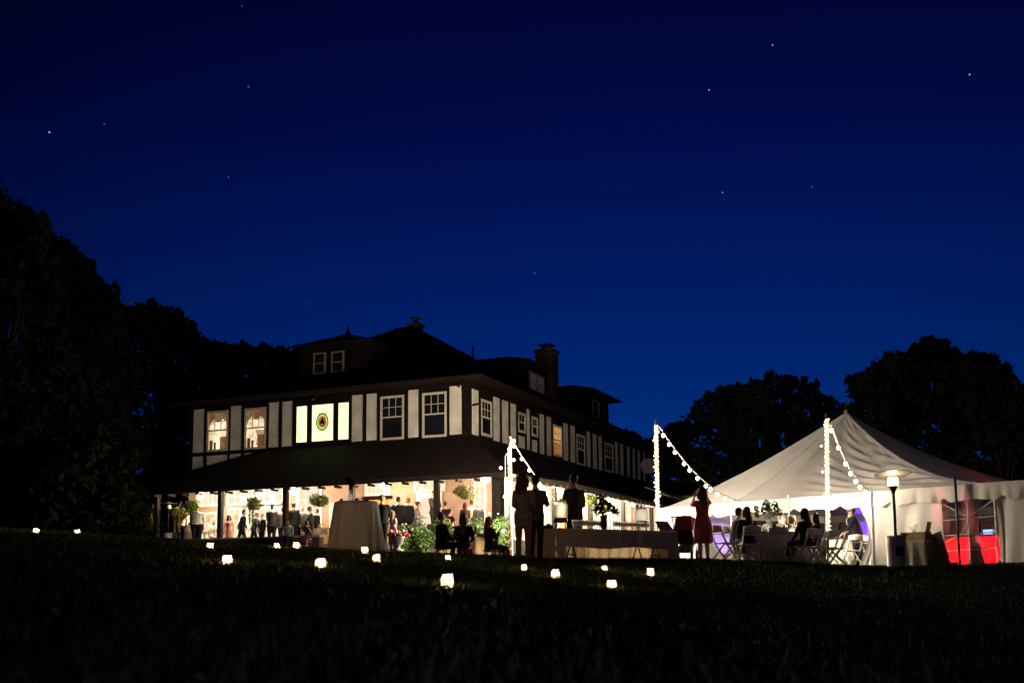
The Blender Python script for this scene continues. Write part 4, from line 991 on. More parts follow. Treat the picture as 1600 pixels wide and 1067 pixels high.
    if jacket is not None:
        b = MB(); torso(b, .017, hem if not sit else .86, 1.44, .012)
        for A_ in arms_pts: b.tube([A_[0], A_[1], A_[2], A_[3], A_[4], A_[5]-(A_[5]-A_[4])*.08], [q*k*(.9 if fem else 1) for q in (.070, .070, .062, .054, .050, .042)], 10)
        b.tube([S(T((0, -.012, 1.42))), S(T((0, -.012, 1.475)))], [.088*k, .066*k], 10)
        voxel(b.build('jacket', cloth(jacket), t, True), .021, 2)
        if shirt is not None:
            b = MB(); b.tube([S(T((0, .0, 1.44))), S(T((0, .002, 1.525)))], [.067*k, .059*k], 12); b.build('shirt_collar', cloth(shirt), t, True)
            b = MB(); b.slab([tuple(S(T(q))) for q in ((-.05, .100*bw+.03, 1.40), (0, .125*bw+.017, 1.16), (.05, .100*bw+.03, 1.40), (0, .085, 1.46))], .01); b.build('shirt_front', cloth(shirt), t)
    elif shirt is not None and dress is None:
        b = MB(); torso(b, .013, .93, 1.44)
        for A_ in arms_pts: b.tube(A_[:6], [q*k for q in (.062, .063, .058, .052, .046, .036)], 10)
        b.tube([S(T((0, -.005, 1.42))), S(T((0, 0, 1.50)))], [.08*k, .060*k], 10)
        voxel(b.build('shirt', cloth(shirt), t, True), .021, 2)
    if scarf is not None:
        b = MB()
        for q in range(13):
            pass
        b.tube([S(T((.11*math.cos(a), .085*math.sin(a)+.0, 1.45+.02*math.sin(2*a)))) for a in [2*math.pi*i/16 for i in range(17)]], .035*k, 8)
        b.tube([S(T((.06, .11, 1.43))), S(T((.08, .16, 1.25))), S(T((.10, .17, 1.02)))], [.04*k, .045*k, .05*k], 8)
        voxel(b.build('scarf', cloth(scarf), t, True), .018, 1)
    # hair
    if style != 'bald':
        b = MB(); b.ball(S(Hd((0, -.020, 1.690))), (.088*k, .100*k, .088*k), 14, 10, M=HRm)
        b.ball(S(Hd((0, -.045, 1.640))), (.080*k, .072*k, .085*k), 12, 9, M=HRm)
        if style in ('long', 'fluffy'):
            w_ = 1.35 if style == 'fluffy' else 1.0
            b.tube([S(Hd((0, -.03, 1.70))), S(Hd((0, -.055, 1.60))), S(Hd((0, -.08, 1.48))), S(T((0, -.125, (1.40+hair_len)/2))), S(T((0, -.13, hair_len)))], [q*k*w_ for q in (.08, .088, .098, .095, .05)], 12, ref=xr, ry=[q*k*w_ for q in (.07, .062, .055, .045, .025)])
            for sx in (-1, 1): b.tube([S(Hd((sx*.07, .01, 1.70))), S(Hd((sx*.088*w_, .005, 1.60))), S(Hd((sx*.095*w_, -.01, 1.49)))], [.03*k, .030*k, .022*k], 8)
        if style == 'fluffy': b.ball(S(Hd((0, -.02, 1.68))), (.125*k, .118*k, .112*k), 12, 9, M=HRm)
        if style == 'bun': b.ball(S(Hd((0, -.125, 1.70))), (.05*k, .048*k, .048*k), 10, 8, M=HRm)
        voxel(b.build('hair', cloth(hair, .6, 'hair'), t, True), .016, 1)
    # eyes and mouth
    for sx in (-1, 1):
        b = MB(); b.ball(S(Hd((sx*.032, .092, 1.650))), .0115*k, 8, 6); b.build('eye', cloth((.03, .02, .016), .3), t, True)
    b = MB(); b.ball(S(Hd((0, .101, 1.585))), (.024*k, .008*k, .006*k), 8, 6, M=HRm); b.build('mouth', cloth((.35, .12, .10), .5), t, True)
    return t

def on_terrace(px, v, z=2.45):
    d = ray(px, 850); O = np.array((C0+RV*v).to_tuple()); nrm = np.array(RV.to_tuple()); s_ = ((O-CAM)@nrm)/(d@nrm); q = CAM+d*s_
    return Vector((q[0], q[1], z))
def hgt(pos, top_px, px=800): return (horizon(px)-top_px)/FPX*pos.y+1-pos.z
BLK, CHAR, NAVY, GREY = (.010, .010, .013), (.020, .019, .022), (.014, .018, .035), (.055, .052, .055)
WHT = (.74, .70, .64)
# the lawn, right of the middle
q = gpt(818, 20.7); person('woman seen from behind in long dark jacket with bushy hair, beside the thin lit pole', q, -8, hgt(q, 742), ('clasp', 'clasp'), fem=True, build=1.04, jacket=(.13, .11, .105), hem=.70, trousers=(.12, .06, .05), hair=(.06, .036, .022), style='fluffy', near=True, hair_len=1.34)
q = gpt(838, 21.1); person('man in dark suit holding a glass, half hidden by the bushy haired woman', q, -28, hgt(q, 744), ('bent', 'drink'), jacket=(.07, .065, .07), near=True, build=.98, hair=(.02, .014, .01), head=(25, 0))
q = gpt(899, 23.2); person('man in dark suit behind the long buffet table with one hand at his chin', q, 24, hgt(q, 743), ('chin', 'bent'), jacket=(.06, .055, .06), near=True, build=.98, hair=(.05, .03, .015), head=(-10, 6))
q = gpt(1100, 25); person('woman in a dark red dress seen from behind, raising a camera to her face', q, 22, hgt(q, 766), ('phone', 'elbow'), fem=True, dress=(.50, .10, .12), hem_d=.42, hair=(.16, .08, .045), style='fluffy', near=True, trousers=None, hair_len=1.34, build=1.24)
# inside the marquee
q = gpt(1151, 25.9); person('man in grey suit sitting sideways at the round table, facing right', q, -75, 1.75, ('lap', 'table'), sit=True, jacket=GREY, near=True, hair=(.03, .02, .015), lean=8)
q = gpt(1171, 24.9); person('long haired woman in dark dress, her back to us, left of the round table', q, 10, 1.72, ('lap', 'lap'), sit=True, fem=True, jacket=(.012, .012, .022), dress=(.012, .012, .022), hair=(.07, .032, .014), style='long', near=True, lean=5, hair_len=1.25)
q = gpt(1261, 24.8); person('dark clothed woman with long hair at the right of the round table, nearest us', q, 32, 1.76, ('lap', 'lap'), sit=True, fem=True, jacket=(.010, .010, .014), dress=(.012, .012, .016), hair=(.045, .022, .012), style='long', near=True, hair_len=1.2)
q = gpt(1278, 26.4); person('seated woman partly hidden behind the dark clothed woman, close to the tallest lit pole', q, 60, 1.70, ('table', 'lap'), sit=True, fem=True, dress=(.03, .012, .015), hair=(.035, .018, .01), style='long', hair_len=1.3)
q = gpt(1338, 28.75); person('man in dark suit and white collar bending over the white table in the marquee', q, 88, 1.68, ('table', 'table'), jacket=(.016, .016, .022), near=True, hair=(.03, .018, .012), lean=12, head=(0, -20))
q = gpt(1223, 27.3); person('seated person in black across the round table, behind the flower vase', q, 170, 1.70, ('table', 'table'), sit=True, jacket=BLK, hair=(.03, .02, .014))
q = gpt(1241, 27.5); person('grey haired seated person in salmon top across the round table', q, 185, 1.62, ('table', 'table'), sit=True, fem=True, shirt=(.50, .20, .15), skirt=(.03, .03, .03), hair=(.22, .19, .16), style='fluffy', hair_len=1.38)
# sitting in front of the shrubs
q = gpt(690, 25.4); person('grey haired man in a long dark coat sitting in profile in front of the shrubs', q, -62, 1.68, ('lap', 'lap'), sit=True, jacket=(.011, .011, .015), hair=(.10, .085, .075), near=True, seat=.24, build=1.1)
q = gpt(724, 25.4); person('brown haired woman in dark cardigan and red skirt sitting by the white pedestal', q, -12, 1.66, ('lap', 'lap'), sit=True, fem=True, jacket=(.011, .011, .016), skirt=(.42, .055, .03), hair=(.16, .07, .028), style='long', near=True, seat=.24, hair_len=1.22)
q = gpt(765, 25.4); person('red haired woman with a grey scarf sitting right of the white pedestal', q, -66, 1.60, ('lap', 'drink'), sit=True, fem=True, jacket=(.012, .011, .014), skirt=(.012, .011, .014), hair=(.33, .095, .03), style='long', near=True, scarf=(.14, .13, .13), seat=.20, hair_len=1.2)
# in front of the terrace
q = gpt(597, 34); person('tall man in black suit standing on the lawn right of the tall draped table', q, -12, hgt(q, 772), ('clasp', 'clasp'), jacket=BLK, hair=(.20, .12, .07), near=True)
q = gpt(614, 34.8); person('girl in pale dress beside the man in black, behind the flower urn', q, -40, 1.32, ('bent', 'down'), fem=True, dress=(.62, .46, .38), hair=(.25, .13, .06), style='long', trousers=None, hem_d=.3, hair_len=1.3)
q = gpt(452, 43.1); person('man in grey shirt sitting before the brick parapet under the third post', q, 160, 1.68, ('lap', 'lap'), sit=True, shirt=(.20, .20, .23), hair=(.02, .015, .012), skin='skin_dark', lean=10)
q = gpt(481, 42.6); person('dark haired woman in dark dress sitting before the brick parapet, hand to her mouth', q, 165, 1.68, ('drink', 'lap'), sit=True, fem=True, dress=(.05, .022, .035), hair=(.012, .01, .009), style='fluffy', hair_len=1.42)
# on the porch, right part
def tp(px, v, top, label, yaw, z=2.45, **k):
    q = on_terrace(px, v, z); Hh = max(1.45, min(1.95, hgt(q, top, px))); return person(label, q, yaw, k.pop('H_', Hh), **k)
tp(622, -1.7, 777, 'man in dark suit, elbow out, left of a ginger haired man on the porch', 5, arms=('hip', 'clasp'), jacket=CHAR, hair=(.04, .025, .015), build=1.1)
tp(637, -1.3, 778, 'ginger haired man in dark suit close beside the man with his elbow out', 30, jacket=CHAR, hair=(.28, .12, .05), head=(20, 0))
tp(652, -1.9, 784, 'woman in pale top and grey skirt with pinned up hair by the porch door', -60, arms=('bent', 'bent'), fem=True, shirt=(.62, .48, .40), skirt=(.16, .15, .15), hair=(.05, .022, .012), style='bun')
tp(679, -.75, 767, 'man in grey suit standing on the step in the white doorway', -140, z=2.8, arms=('clasp', 'clasp'), jacket=(.075, .068, .062), hair=(.02, .014, .01), trousers=(.05, .045, .042))
tp(696, -2.2, 784, 'brown haired woman with bare shoulders right of the porch post by the white door', 20, fem=True, dress=(.03, .012, .012), sleeves=False, hair=(.10, .04, .02), style='bun')
tp(727, -2.2, 786, 'woman in dark brown top with brown hair under the basket of pink flowers', 8, fem=True, shirt=(.07, .03, .02), skirt=(.04, .02, .016), hair=(.06, .022, .012), style='long', arms=('clasp', 'clasp'), hair_len=1.36)
tp(737, -1.3, 782, 'woman in a pale pink dress just behind the woman in dark brown', 30, fem=True, dress=(.66, .40, .32), hair=(.10, .05, .03), style='bun')
tp(748, -1.7, 786, 'white haired man in dark grey suit left of the porch corner post', 20, jacket=(.035, .037, .036), hair=(.62, .58, .52), build=1.1)
# on the porch, left part
tp(458, -1.5, 785, 'man in dark suit, back to us, just right of the third porch post', -5, jacket=(.030, .029, .031), hair=(.07, .04, .025))
tp(470, -.9, 792, 'grey haired man half hidden behind the suited man near the third post', -20, jacket=GREY, hair=(.25, .22, .20))
tp(484, -1.4, 792, 'man in grey suit turned to the right, left of the tall draped table', -60, jacket=(.060, .055, .055), hair=(.11, .06, .035), arms=('bent', 'down'))
tp(495, -1.1, 796, 'man in dark jacket facing left, nearest the left edge of the tall draped table', 70, jacket=CHAR, hair=(.11, .06, .03), arms=('bent', 'bent'))
tp(441, -1.2, 793, 'person in grey suit mostly hidden behind the third porch post', 15, jacket=GREY, hair=(.08, .05, .03))
tp(424, -1.6, 789, 'man in charcoal suit, back to us, between the second and third porch posts', 0, jacket=CHAR, hair=(.015, .012, .012), arms=('clasp', 'clasp'))
tp(377, -1.4, 797, 'man in navy suit striding to the right behind the parapet', -75, jacket=NAVY, hair=(.03, .02, .014), arms=('swing', 'swingb'), stride=.22, lean=8)
tp(357, -1.2, 806, 'dark haired woman in pink and white just right of the second porch post', 200, fem=True, dress=(.66, .30, .28), hair=(.03, .016, .012), style='fluffy', hair_len=1.36)
tp(396, -.9, 801, 'man in blue grey jacket bending to the right under the trailing basket', -80, jacket=(.06, .075, .10), hair=(.2, .12, .07), arms=('swing', 'swing'), stride=.2, lean=12)
tp(409, -.7, 803, 'person in dark clothes at the back wall beneath the trailing basket', 150, jacket=BLK, hair=(.05, .03, .02))
tp(284, -1.7, 802, 'man in white shirt with arms crossed near the left end of the porch', 0, shirt=WHT, hair=(.06, .035, .02), arms=('clasp', 'clasp'), trousers=(.02, .03, .05), build=1.3, H_=1.92)
tp(307, -2.0, 799, 'broad man in white shirt, nearer the second porch post than the other white shirt', -4, shirt=(.72, .66, .60), hair=(.18, .11, .06), build=1.45, H_=1.95)
q = on_terrace(333, -1.0); person('woman in white sitting by the back wall left of the second porch post', q, 170, 1.68, ('lap', 'lap'), sit=True, fem=True, dress=(.72, .64, .54), hair=(.22, .12, .06), style='bun')
q = on_terrace(702, -2.55); person('dark haired person sitting low behind the shrub by the porch post', q, -30, 1.62, ('lap', 'lap'), sit=True, fem=True, dress=(.02, .012, .014), hair=(.016, .011, .009), style='bun')
q = on_terrace(815, 1.2); q.z = 2.45

# ------------------------------------------------------------------ furniture
def draped(name, prof_fn, nu, nv, mt, parent=None):
    b = MB(); b.grid(prof_fn, nu, nv); return b.build(name, M[mt], parent, True)
# tall cocktail table under a dark cloth
q = gpt(556, 22.5); Ht = at(556, 784, 22.5).z-q.z
t = empty('cocktail_table', q, 0, 'tall round cocktail table hidden under a grey cloth, left of the man in black', 'table')
b = MB(); b.lathe([(.46, 0), (.46, .025)], (0, 0, Ht-.03), 32); b.build('tabletop', M['crate_wood'], t)
b = MB(); b.lathe([(.04, 0), (.04, Ht-.03)], (0, 0, 0), 10); b.build('pedestal', M['metal_dark'], t)
b = MB(); b.lathe([(.30, 0), (.30, .02), (.05, .05)], (0, 0, 0), 16); b.build('base', M['metal_dark'], t)
ft = [(random.uniform(0, 6.28), random.uniform(.6, 1.3)) for _ in range(12)]
def cc(i, j):
    a = 2*math.pi*i
    if j < .22: r = .475*j/.22; return (r*math.cos(a), r*math.sin(a), Ht+.004)
    k = (j-.22)/.78; fold = 1-abs(math.sin(a*8+1.1*math.sin(a*2)+.5*k))**.7; fold2 = .5+.5*math.sin(a*5+2)
    r = .478+k*.055+(.095*fold+.05*fold2)*k**1.05
    return (r*math.cos(a), r*math.sin(a), Ht+.004-min(k*6, .02)-(Ht-.02)*k)
o = draped('tablecloth', cc, 220, 30, 'linen_grey'); o.location = q; tag(o, 'grey cloth falling in folds from the tall round cocktail table to the lawn', 'tablecloth')
top = q+Vector((0, 0, Ht+.008))
def bottle_vase(p, lab, h=.22, seed=1):
    t = empty('vase', p, 0, lab, 'vase')
    b = MB(); b.lathe([(.04, 0), (.05, .06), (.03, h*.7), (.025, h)], (0, 0, 0), 12); b.build('glass', M['clear'], t, True)
    b = MB()
    for k in range(3): b.tube([(0, 0, .02), (.01*k, .0, h), (.05*math.sin(k*2+seed), .03*math.cos(k*2), h+.16+.05*k)], .004, 4)
    b.build('stem', M['leaf'], t)
    for k in range(3):
        leaf_cloud('bloom', [((p.x+.05*math.sin(k*2+seed), p.y, p.z+h+.14+.05*k), (.05, .04, .05), 40)], .03, M['leaf_dark'], t, tuple(p), seed=seed+k)
bottle_vase(top+Vector((-.12, -.1, 0)), 'small glass vase with dark flowers on the tall draped table', .24)
for k, (dx, dy) in enumerate(((-.30, -.15), (.05, -.25), (.25, -.1))):
    t = empty('votive_holder', top+Vector((dx, dy, 0)), 0, ('small dark votive holder at the left edge of the tall table', 'small dark votive holder in the middle of the tall table', 'small dark votive holder at the right edge of the tall table')[k], 'votive holder', 'votive holders on the tall table')
    b = MB(); b.lathe([(.03, 0), (.04, .05), (.038, .055), (.034, .01)], (0, 0, 0), 12); b.build('cup', M['metal_dark'], t, True)

# long buffet table with dark overcloth
LA, LB = gpt(851, 21.75), gpt(1038, 23.9); ax = (LB-LA); ax.z = 0; TLn = ax.length; rz = math.atan2(ax.y, ax.x)
tz = at(944, 828.5, (LA.y+LB.y)/2).z; base = Vector(((LA.x+LB.x)/2, (LA.y+LB.y)/2, min(LA.z, LB.z)-.02)); hz_ = tz-base.z
t = empty('buffet_table', base, rz, 'long buffet table on black folding legs, set across the lawn edge', 'table')
b = MB(); b.box(-TLn/2, TLn/2, -.38, .38, hz_-.045, hz_-.006); b.build('tabletop', M['crate_wood'], t)
for x_ in (-TLn/2+.50, TLn/2-.58):
    b = MB()
    for y_ in (-.28, .28):
        b.tube([(x_-.16, y_, 0), (x_, y_, hz_*.62), (x_, y_, hz_-.05)], .016, 6); b.tube([(x_+.16, y_, 0), (x_, y_, hz_*.62)], .016, 6)
    b.tube([(x_-.11, -.28, hz_*.2), (x_+.11, -.28, hz_*.2)], .012, 6); b.build('folding_leg', M['metal_dark'], t)
b = MB()
def oc(i, j):                                                # across: front drop, top, back drop
    x = -TLn/2-.02+(TLn+.04)*i; d = j*(.40+.80+.12)
    w = .012*math.sin(x*9)+.008*math.sin(x*21)
    if d < .40: z = hz_-.40+d+.02*math.sin(x*3.3)*(1-d/.4); return (x, -.405-.03*(1-d/.4)+w*(1-d/.4), z)
    if d < 1.2: return (x, -.40+(d-.40), hz_+.003)
    return (x, .405, hz_+.003-(d-1.2))
b.grid(oc, 120, 33); oc_ = b.build('overcloth', M['linen_dark'], None, True, loc=base); oc_.rotation_euler = (0, 0, rz)
tag(oc_, 'dark grey cloth over the long buffet table, hanging short at its front', 'tablecloth')
for sx in (-1, 1):
    b = MB()
    b.grid(lambda i, j, sx=sx: (sx*(TLn/2+.024+.03*j+.015*math.sin(i*14)*j)-sx*0, -.41+.82*i, hz_-.002-(hz_-.03)*j), 30, 10); b.build('end_drop', M['linen_dark'], oc_, True)
b = MB(); b.grid(lambda i, j: (TLn/2-.33+.34*i, -.425-.02*j+.012*math.sin(i*12)*j, hz_-.02-(hz_-.04)*j), 20, 10); b.build('corner_drop', M['linen_dark'], oc_, True)
b = MB(); b.grid(lambda i, j: (-TLn/2-.02+.24*i, -.425-.02*j+.012*math.sin(i*12)*j, hz_-.02-(hz_-.04)*j), 20, 10)
b.build('corner_drop', M['linen_dark'], oc_, True)
b = MB(); b.grid(lambda i, j: (-TLn/2+.02+(TLn-.04)*i, .37+.028*math.sin(i*70+j)*(.4+.6*j)+.015*math.sin(i*31)*j, hz_-.05-(hz_-.05)*j), 200, 8)
uc = b.build('undercloth', M['linen_beige'], None, True, loc=base); uc.rotation_euler = (0, 0, rz); tag(uc, 'tan pleated cloth hanging to the grass under the long buffet table', 'tablecloth')
rotz = Matrix.Rotation(rz, 4, 'Z')
def on_buffet(px, y=0.):
    best = min(range(201), key=lambda i: abs(proj(tuple(base+rotz @ Vector((-TLn/2+TLn*i/200, y, hz_))))[0]-px)); return base+rotz @ Vector((-TLn/2+TLn*best/200, y, hz_+.008))
# glasses
p0 = on_buffet(897, -.1)
g = empty('champagne_glass', p0, 0, None, 'glass'); g['group'] = 'glasses massed on the buffet table'
b = MB(); b.lathe([(.032, 0), (.032, .004), (.006, .01), (.005, .07), (.03, .10), (.036, .15), (.034, .19)], (0, 0, 0), 10); b.build('bowl', M['clear'], g, True)
b = MB(); b.lathe([(.024, .11), (.030, .15), (.001, .151)], (0, 0, 0), 8); b.build('wine', mat('wine', (.75, .55, .22), .2, .1, trans=.5), g, True)
first = True
for (pa, pb, nn, lab) in ((896, 941, 13, 'small stemmed glass among the rows massed left of the dark flower vase'), (960, 1012, 14, 'small stemmed glass among the rows massed right of the dark flower vase')):
    for row in range(3):
        for i in range(nn):
            p = on_buffet(pa+(pb-pa)*i/(nn-1), -.18+.15*row)+Vector((random.uniform(-.008, .008), random.uniform(-.01, .01), 0))
            if first: g.location = p; g['label'] = lab; first = False
            else: copy_tree(g, p, random.uniform(0, 6), lab)
def dispenser(p, lab, r=.15, hh=.34):
    t = empty('drink_dispenser', p, 0, lab, 'dispenser', 'drink dispensers on the buffet')
    b = MB()
    for k in range(4):
        a = k*math.pi/2+.7; b.tube([(r*1.05*math.cos(a), r*1.05*math.sin(a), 0), (r*.85*math.cos(a), r*.85*math.sin(a), .14)], .010, 6)
    b.build('stand', M['steel'], t)
    b = MB(); b.lathe([(r*.95, .14), (r*1.0, .15), (r*1.0, .23), (r*.95, .24)], (0, 0, 0), 20); b.build('base_band', M['metal_dark'], t, True)
    b = MB(); b.lathe([(r*.9, .242), (r*1.02, .30), (r*1.02, .242+hh*.85), (r*.8, .242+hh), (r*.75, .242+hh+.02)], (0, 0, 0), 20); b.build('jar', glassy('dispenser_glass', (.97, .97, 1), .9, .1, .55) if 'dispenser_glass' not in bpy.data.materials else bpy.data.materials['dispenser_glass'], t, True)
    b = MB(); b.lathe([(r*.78, .262+hh), (r*.8, .285+hh), (.02, .30+hh), (.03, .33+hh), (.01, .345+hh)], (0, 0, 0), 16); b.build('lid', M['steel'], t, True)
    b = MB(); b.tube([(0, -r, .19), (0, -r-.06, .19), (0, -r-.06, .165)], .012, 6); b.build('tap', M['steel'], t)
dispenser(on_buffet(876, .12), 'left drink dispenser, clear jar on a black band, beside the man in the dark suit', .155, .33)
dispenser(on_buffet(1003, .24), 'right drink dispenser behind the glasses near the thick lit pole', .15, .26)
def bouquet(p, lab, hv=.28, hb_=.42, w=.34, mt='leaf', seed=1, vm='metal_dark', fl=0, dens=1.):
    t = empty('flower_vase', p, 0, lab, 'vase')
    b = MB(); b.lathe([(.055, 0), (.075, hv*.3), (.065, hv*.75), (.085, hv), (.075, hv), (.05, .02)], (0, 0, 0), 16); b.build('vase', M[vm], t, True)
    rs2 = random.Random(seed); blobs = []; b = MB()
    for k in range(15):
        a = rs2.uniform(0, 6.28); rr = rs2.uniform(.1, 1)*w; z = hv+hb_*(rs2.uniform(.25, 1.0) if k else 1.1)*(1-.45*(rr/w)**2)
        c = Vector((rr*math.cos(a), rr*math.sin(a)*.8, z)); b.tube([(0, 0, hv*.4), (c.x*.35, c.y*.35, hv+.08), tuple(c)], .005, 4)
        blobs.append((tuple(c+p), (.075, .07, .085), 42*dens))
    b.build('stems', M['leaf'], t); leaf_cloud('leaves', blobs, .032, M[mt], t, tuple(p), seed=seed)
    for k in range(fl):
        b = MB(); a = rs2.uniform(3.1, 6.3); b.ball((w*.6*math.cos(a), w*.5*math.sin(a), hv+hb_*rs2.uniform(.4, .95)), (.045, .045, .05), 8, 6); b.build('flower', M['flower_pale'], t, True)
    return t
bouquet(on_buffet(944, -.2), 'dark vase of dark leafy stems in the middle of the long buffet table', .30, .42, .40, 'leaf_dark', 41)
b = MB(); b.box(-.1, .1, -.07, .07, 0, .07); b.box(-.03, .05, -.05, .05, .07, .10); o = b.build('clutch_bag', M['metal_dark'], None, loc=on_buffet(857, 0)); tag(o, 'small black bag lying at the left end of the long buffet table', 'bag')
q = gpt(1045, 25.2)
t = empty('folded_screen', q, R(20), 'small reddish sloping panel beyond the right end of the buffet table', 'panel')
b = MB(); b.slab([(-.2, .25, .95), (.13, .25, .95), (.22, -.05, .60), (-.2, -.05, .62)], .03); b.build('panel', M['red_dark'], t)
b = MB()
for x_, y_, zz in ((-.17, .22, .92), (.1, .22, .92), (.17, 0, .6), (-.17, 0, .6)): b.tube([(x_, y_, 0), (x_, y_, zz)], .014, 6)
b.build('frame', M['metal_dark'], t)

# folding chairs
def make_chair(p, yaw, lab):
    t = empty('folding_chair', p, R(yaw), lab, 'chair', 'white folding chairs in the marquee')
    b = MB(); b.grid(lambda i, j: (-.20+.40*i, -.19+.40*j, .445+.012*math.sin(math.pi*i)*-1), 8, 8); b.build('seat', M['chair_white'], t, True, solid=.03)
    b = MB(); b.grid(lambda i, j: (-.21+.42*i, -.255-.05*math.sin(math.pi*i)+.02-.03*j, .70+.15*j+.025*math.sin(math.pi*i)*j), 12, 4); b.build('back_panel', M['chair_white'], t, True, solid=.025)
    for sx in (-1, 1):
        b = MB(); b.tube([(sx*.21, -.27, .85), (sx*.21, -.22, .66), (sx*.21, -.12, .44), (sx*.21, .22, .0)], .016, 8, ref=(1, 0, 0), ry=[.024]*4); b.build('front_leg', M['chair_white'], t, True)
        b = MB(); b.tube([(sx*.185, .15, .44), (sx*.185, -.26, .0)], .014, 8, ref=(1, 0, 0), ry=[.022]*2); b.build('rear_leg', M['chair_white'], t, True)
    for z_, y_ in ((.16, .13), (.66, -.22)):
        b = MB(); b.tube([(-.2, y_, z_), (.2, y_, z_)], .012, 6); b.build('crossbar', M['chair_white'], t)
    return t
ch = make_chair(gpt(1150, 25.9), -75, 'pale folding chair holding the man in the grey suit')
for px, Y, yaw, lab in ((1171, 24.85, 10, 'folding chair under the long haired woman with her back to us'), (1133, 25.2, -62, 'leftmost empty folding chair beside the woman in red'),
                        (1214, 24.75, 0, 'empty folding chair tucked under the middle of the round table, back towards us'), (1261, 24.75, 32, 'folding chair under the dark clothed woman right of the table'),
                        (1278, 26.35, 60, 'folding chair behind the dark clothed woman, mostly hidden'), (1291, 25.0, 40, 'shaded folding chair right of the dark clothed woman'), (1307, 26.0, 75, 'folding chair edge on at the foot of the tallest lit pole'),
                        (1331, 28.3, 15, 'brightest white folding chair, seen from behind by the standing man'), (1366, 28.2, -70, 'white folding chair to the right of the standing man'),
                        (1378, 28.6, -40, 'white folding chair nearest the tied back sidewall'), (1223, 27.35, 170, 'folding chair across the round table under the person in black'), (1241, 27.55, 185, 'folding chair across the round table under the grey haired person')):
    copy_tree(ch, gpt(px, Y), R(yaw), lab)
for px, Y, yaw, lab in ((690, 25.4, -62, 'low dark stool under the man in the long coat'), (724, 25.4, -12, 'low dark stool under the woman in the plaid skirt'), (765, 25.4, -66, 'low dark stool under the red haired woman'),
                        (452, 43.1, 160, 'low stool under the man in the grey shirt'), (481, 42.6, 165, 'low stool under the dark haired woman by the parapet')):
    t = empty('stool', gpt(px, Y), R(yaw), lab, 'stool', 'low stools on the lawn'); t.scale = (1, 1, .6 if Y < 30 else 1)
    b = MB(); b.lathe([(.17, .33), (.18, .345), (.18, .37), (.17, .38)], (0, 0, 0), 14); b.build('seat', M['dark_board'], t)
    for k in range(4):
        a = k*1.571+.7; b = MB(); b.tube([(.16*math.cos(a), .16*math.sin(a), 0), (.12*math.cos(a), .12*math.sin(a), .33)], .016, 6); b.build('leg', M['dark_board'], t)
# bentwood chairs on the porch
def bentwood(p, yaw, lab, mt):
    t = empty('porch_chair', p, R(yaw), lab, 'chair', 'round backed chairs on the porch')
    b = MB(); b.lathe([(.20, .43), (.21, .45), (.2, .465)], (0, 0, 0), 16); b.build('seat', M[mt], t)
    b = MB(); b.tube([(-.2, -.16, .45), (-.21, -.2, .65), (-.15, -.22, .84), (0, -.23, .90), (.15, -.22, .84), (.21, -.2, .65), (.2, -.16, .45)], .022, 8); b.tube([(-.11, -.17, .46), (-.1, -.2, .65), (0, -.215, .74), (.1, -.2, .65), (.11, -.17, .46)], .014, 6); b.build('backrest', M[mt], t, True)
    for x_, y_ in ((-.15, -.13), (.15, -.13), (-.15, .14), (.15, .14)):
        b = MB(); b.tube([(x_*1.15, y_*1.2, 0), (x_, y_, .44)], .018, 6); b.build('leg', M[mt], t)
bentwood(on_terrace(333, -1.05), 170, 'white round backed chair holding the woman in white', 'chair_white')
bentwood(on_terrace(334, -2.1), 10, 'white round backed chair in front of the woman in white, by the parapet', 'chair_white')
bentwood(on_terrace(503, -2.0), 20, 'round backed wooden chair at the left of the tall draped table', 'door_wood')
bentwood(on_terrace(702, -2.55), -30, 'round backed chair under the dark haired person behind the shrub', 'door_wood')

# round table in the marquee
def round_table(px, Y, r, lab, labc, mt, fq=15, zt=None):
    q = gpt(px, Y); h = .76 if zt is None else zt
    t = empty('round_table', q, 0, lab, 'table', 'tables in the marquee')
    b = MB(); b.lathe([(r-.02, h-.035), (r-.02, h-.006)], (0, 0, 0), 32); b.build('tabletop', M['crate_wood'], t)
    for k in range(4):
        a = k*1.571+.4; b = MB(); b.tube([(r*.62*math.cos(a), r*.62*math.sin(a), -.03), (r*.55*math.cos(a), r*.55*math.sin(a), h-.04)], .018, 6); b.build('leg', M['metal_dark'], t)
    def f(i, j):
        a = 2*math.pi*i
        if j < .3: return (r*j/.3*math.cos(a), r*j/.3*math.sin(a), h)
        k = (j-.3)/.7; rr = r+.01+k*(.05+.07*(.5+.5*math.sin(a*fq+math.sin(a*3))))
        return (rr*math.cos(a), rr*math.sin(a), h-min(.012, k)-(h-.01)*k)
    o = draped('tablecloth', f, 240, 20, mt); o.location = q; tag(o, labc, 'tablecloth')
    return q+Vector((0, 0, h+.006))
rt = round_table(1209, 26.0, .78, 'large round dining table between the two long haired women', 'grey white floor length cloth on the large round dining table', 'linen_grey')
wt = round_table(1320, 29.2, .40, 'small table the standing suited man leans on', 'white cloth on the small table under the standing man\'s hands', 'linen_white', 9)
bouquet(rt+Vector((-.10, -.1, 0)), 'tall vase of pale green flowers on the round dining table', .34, .42, .34, 'leaf', 51, 'clear', 6, .8)
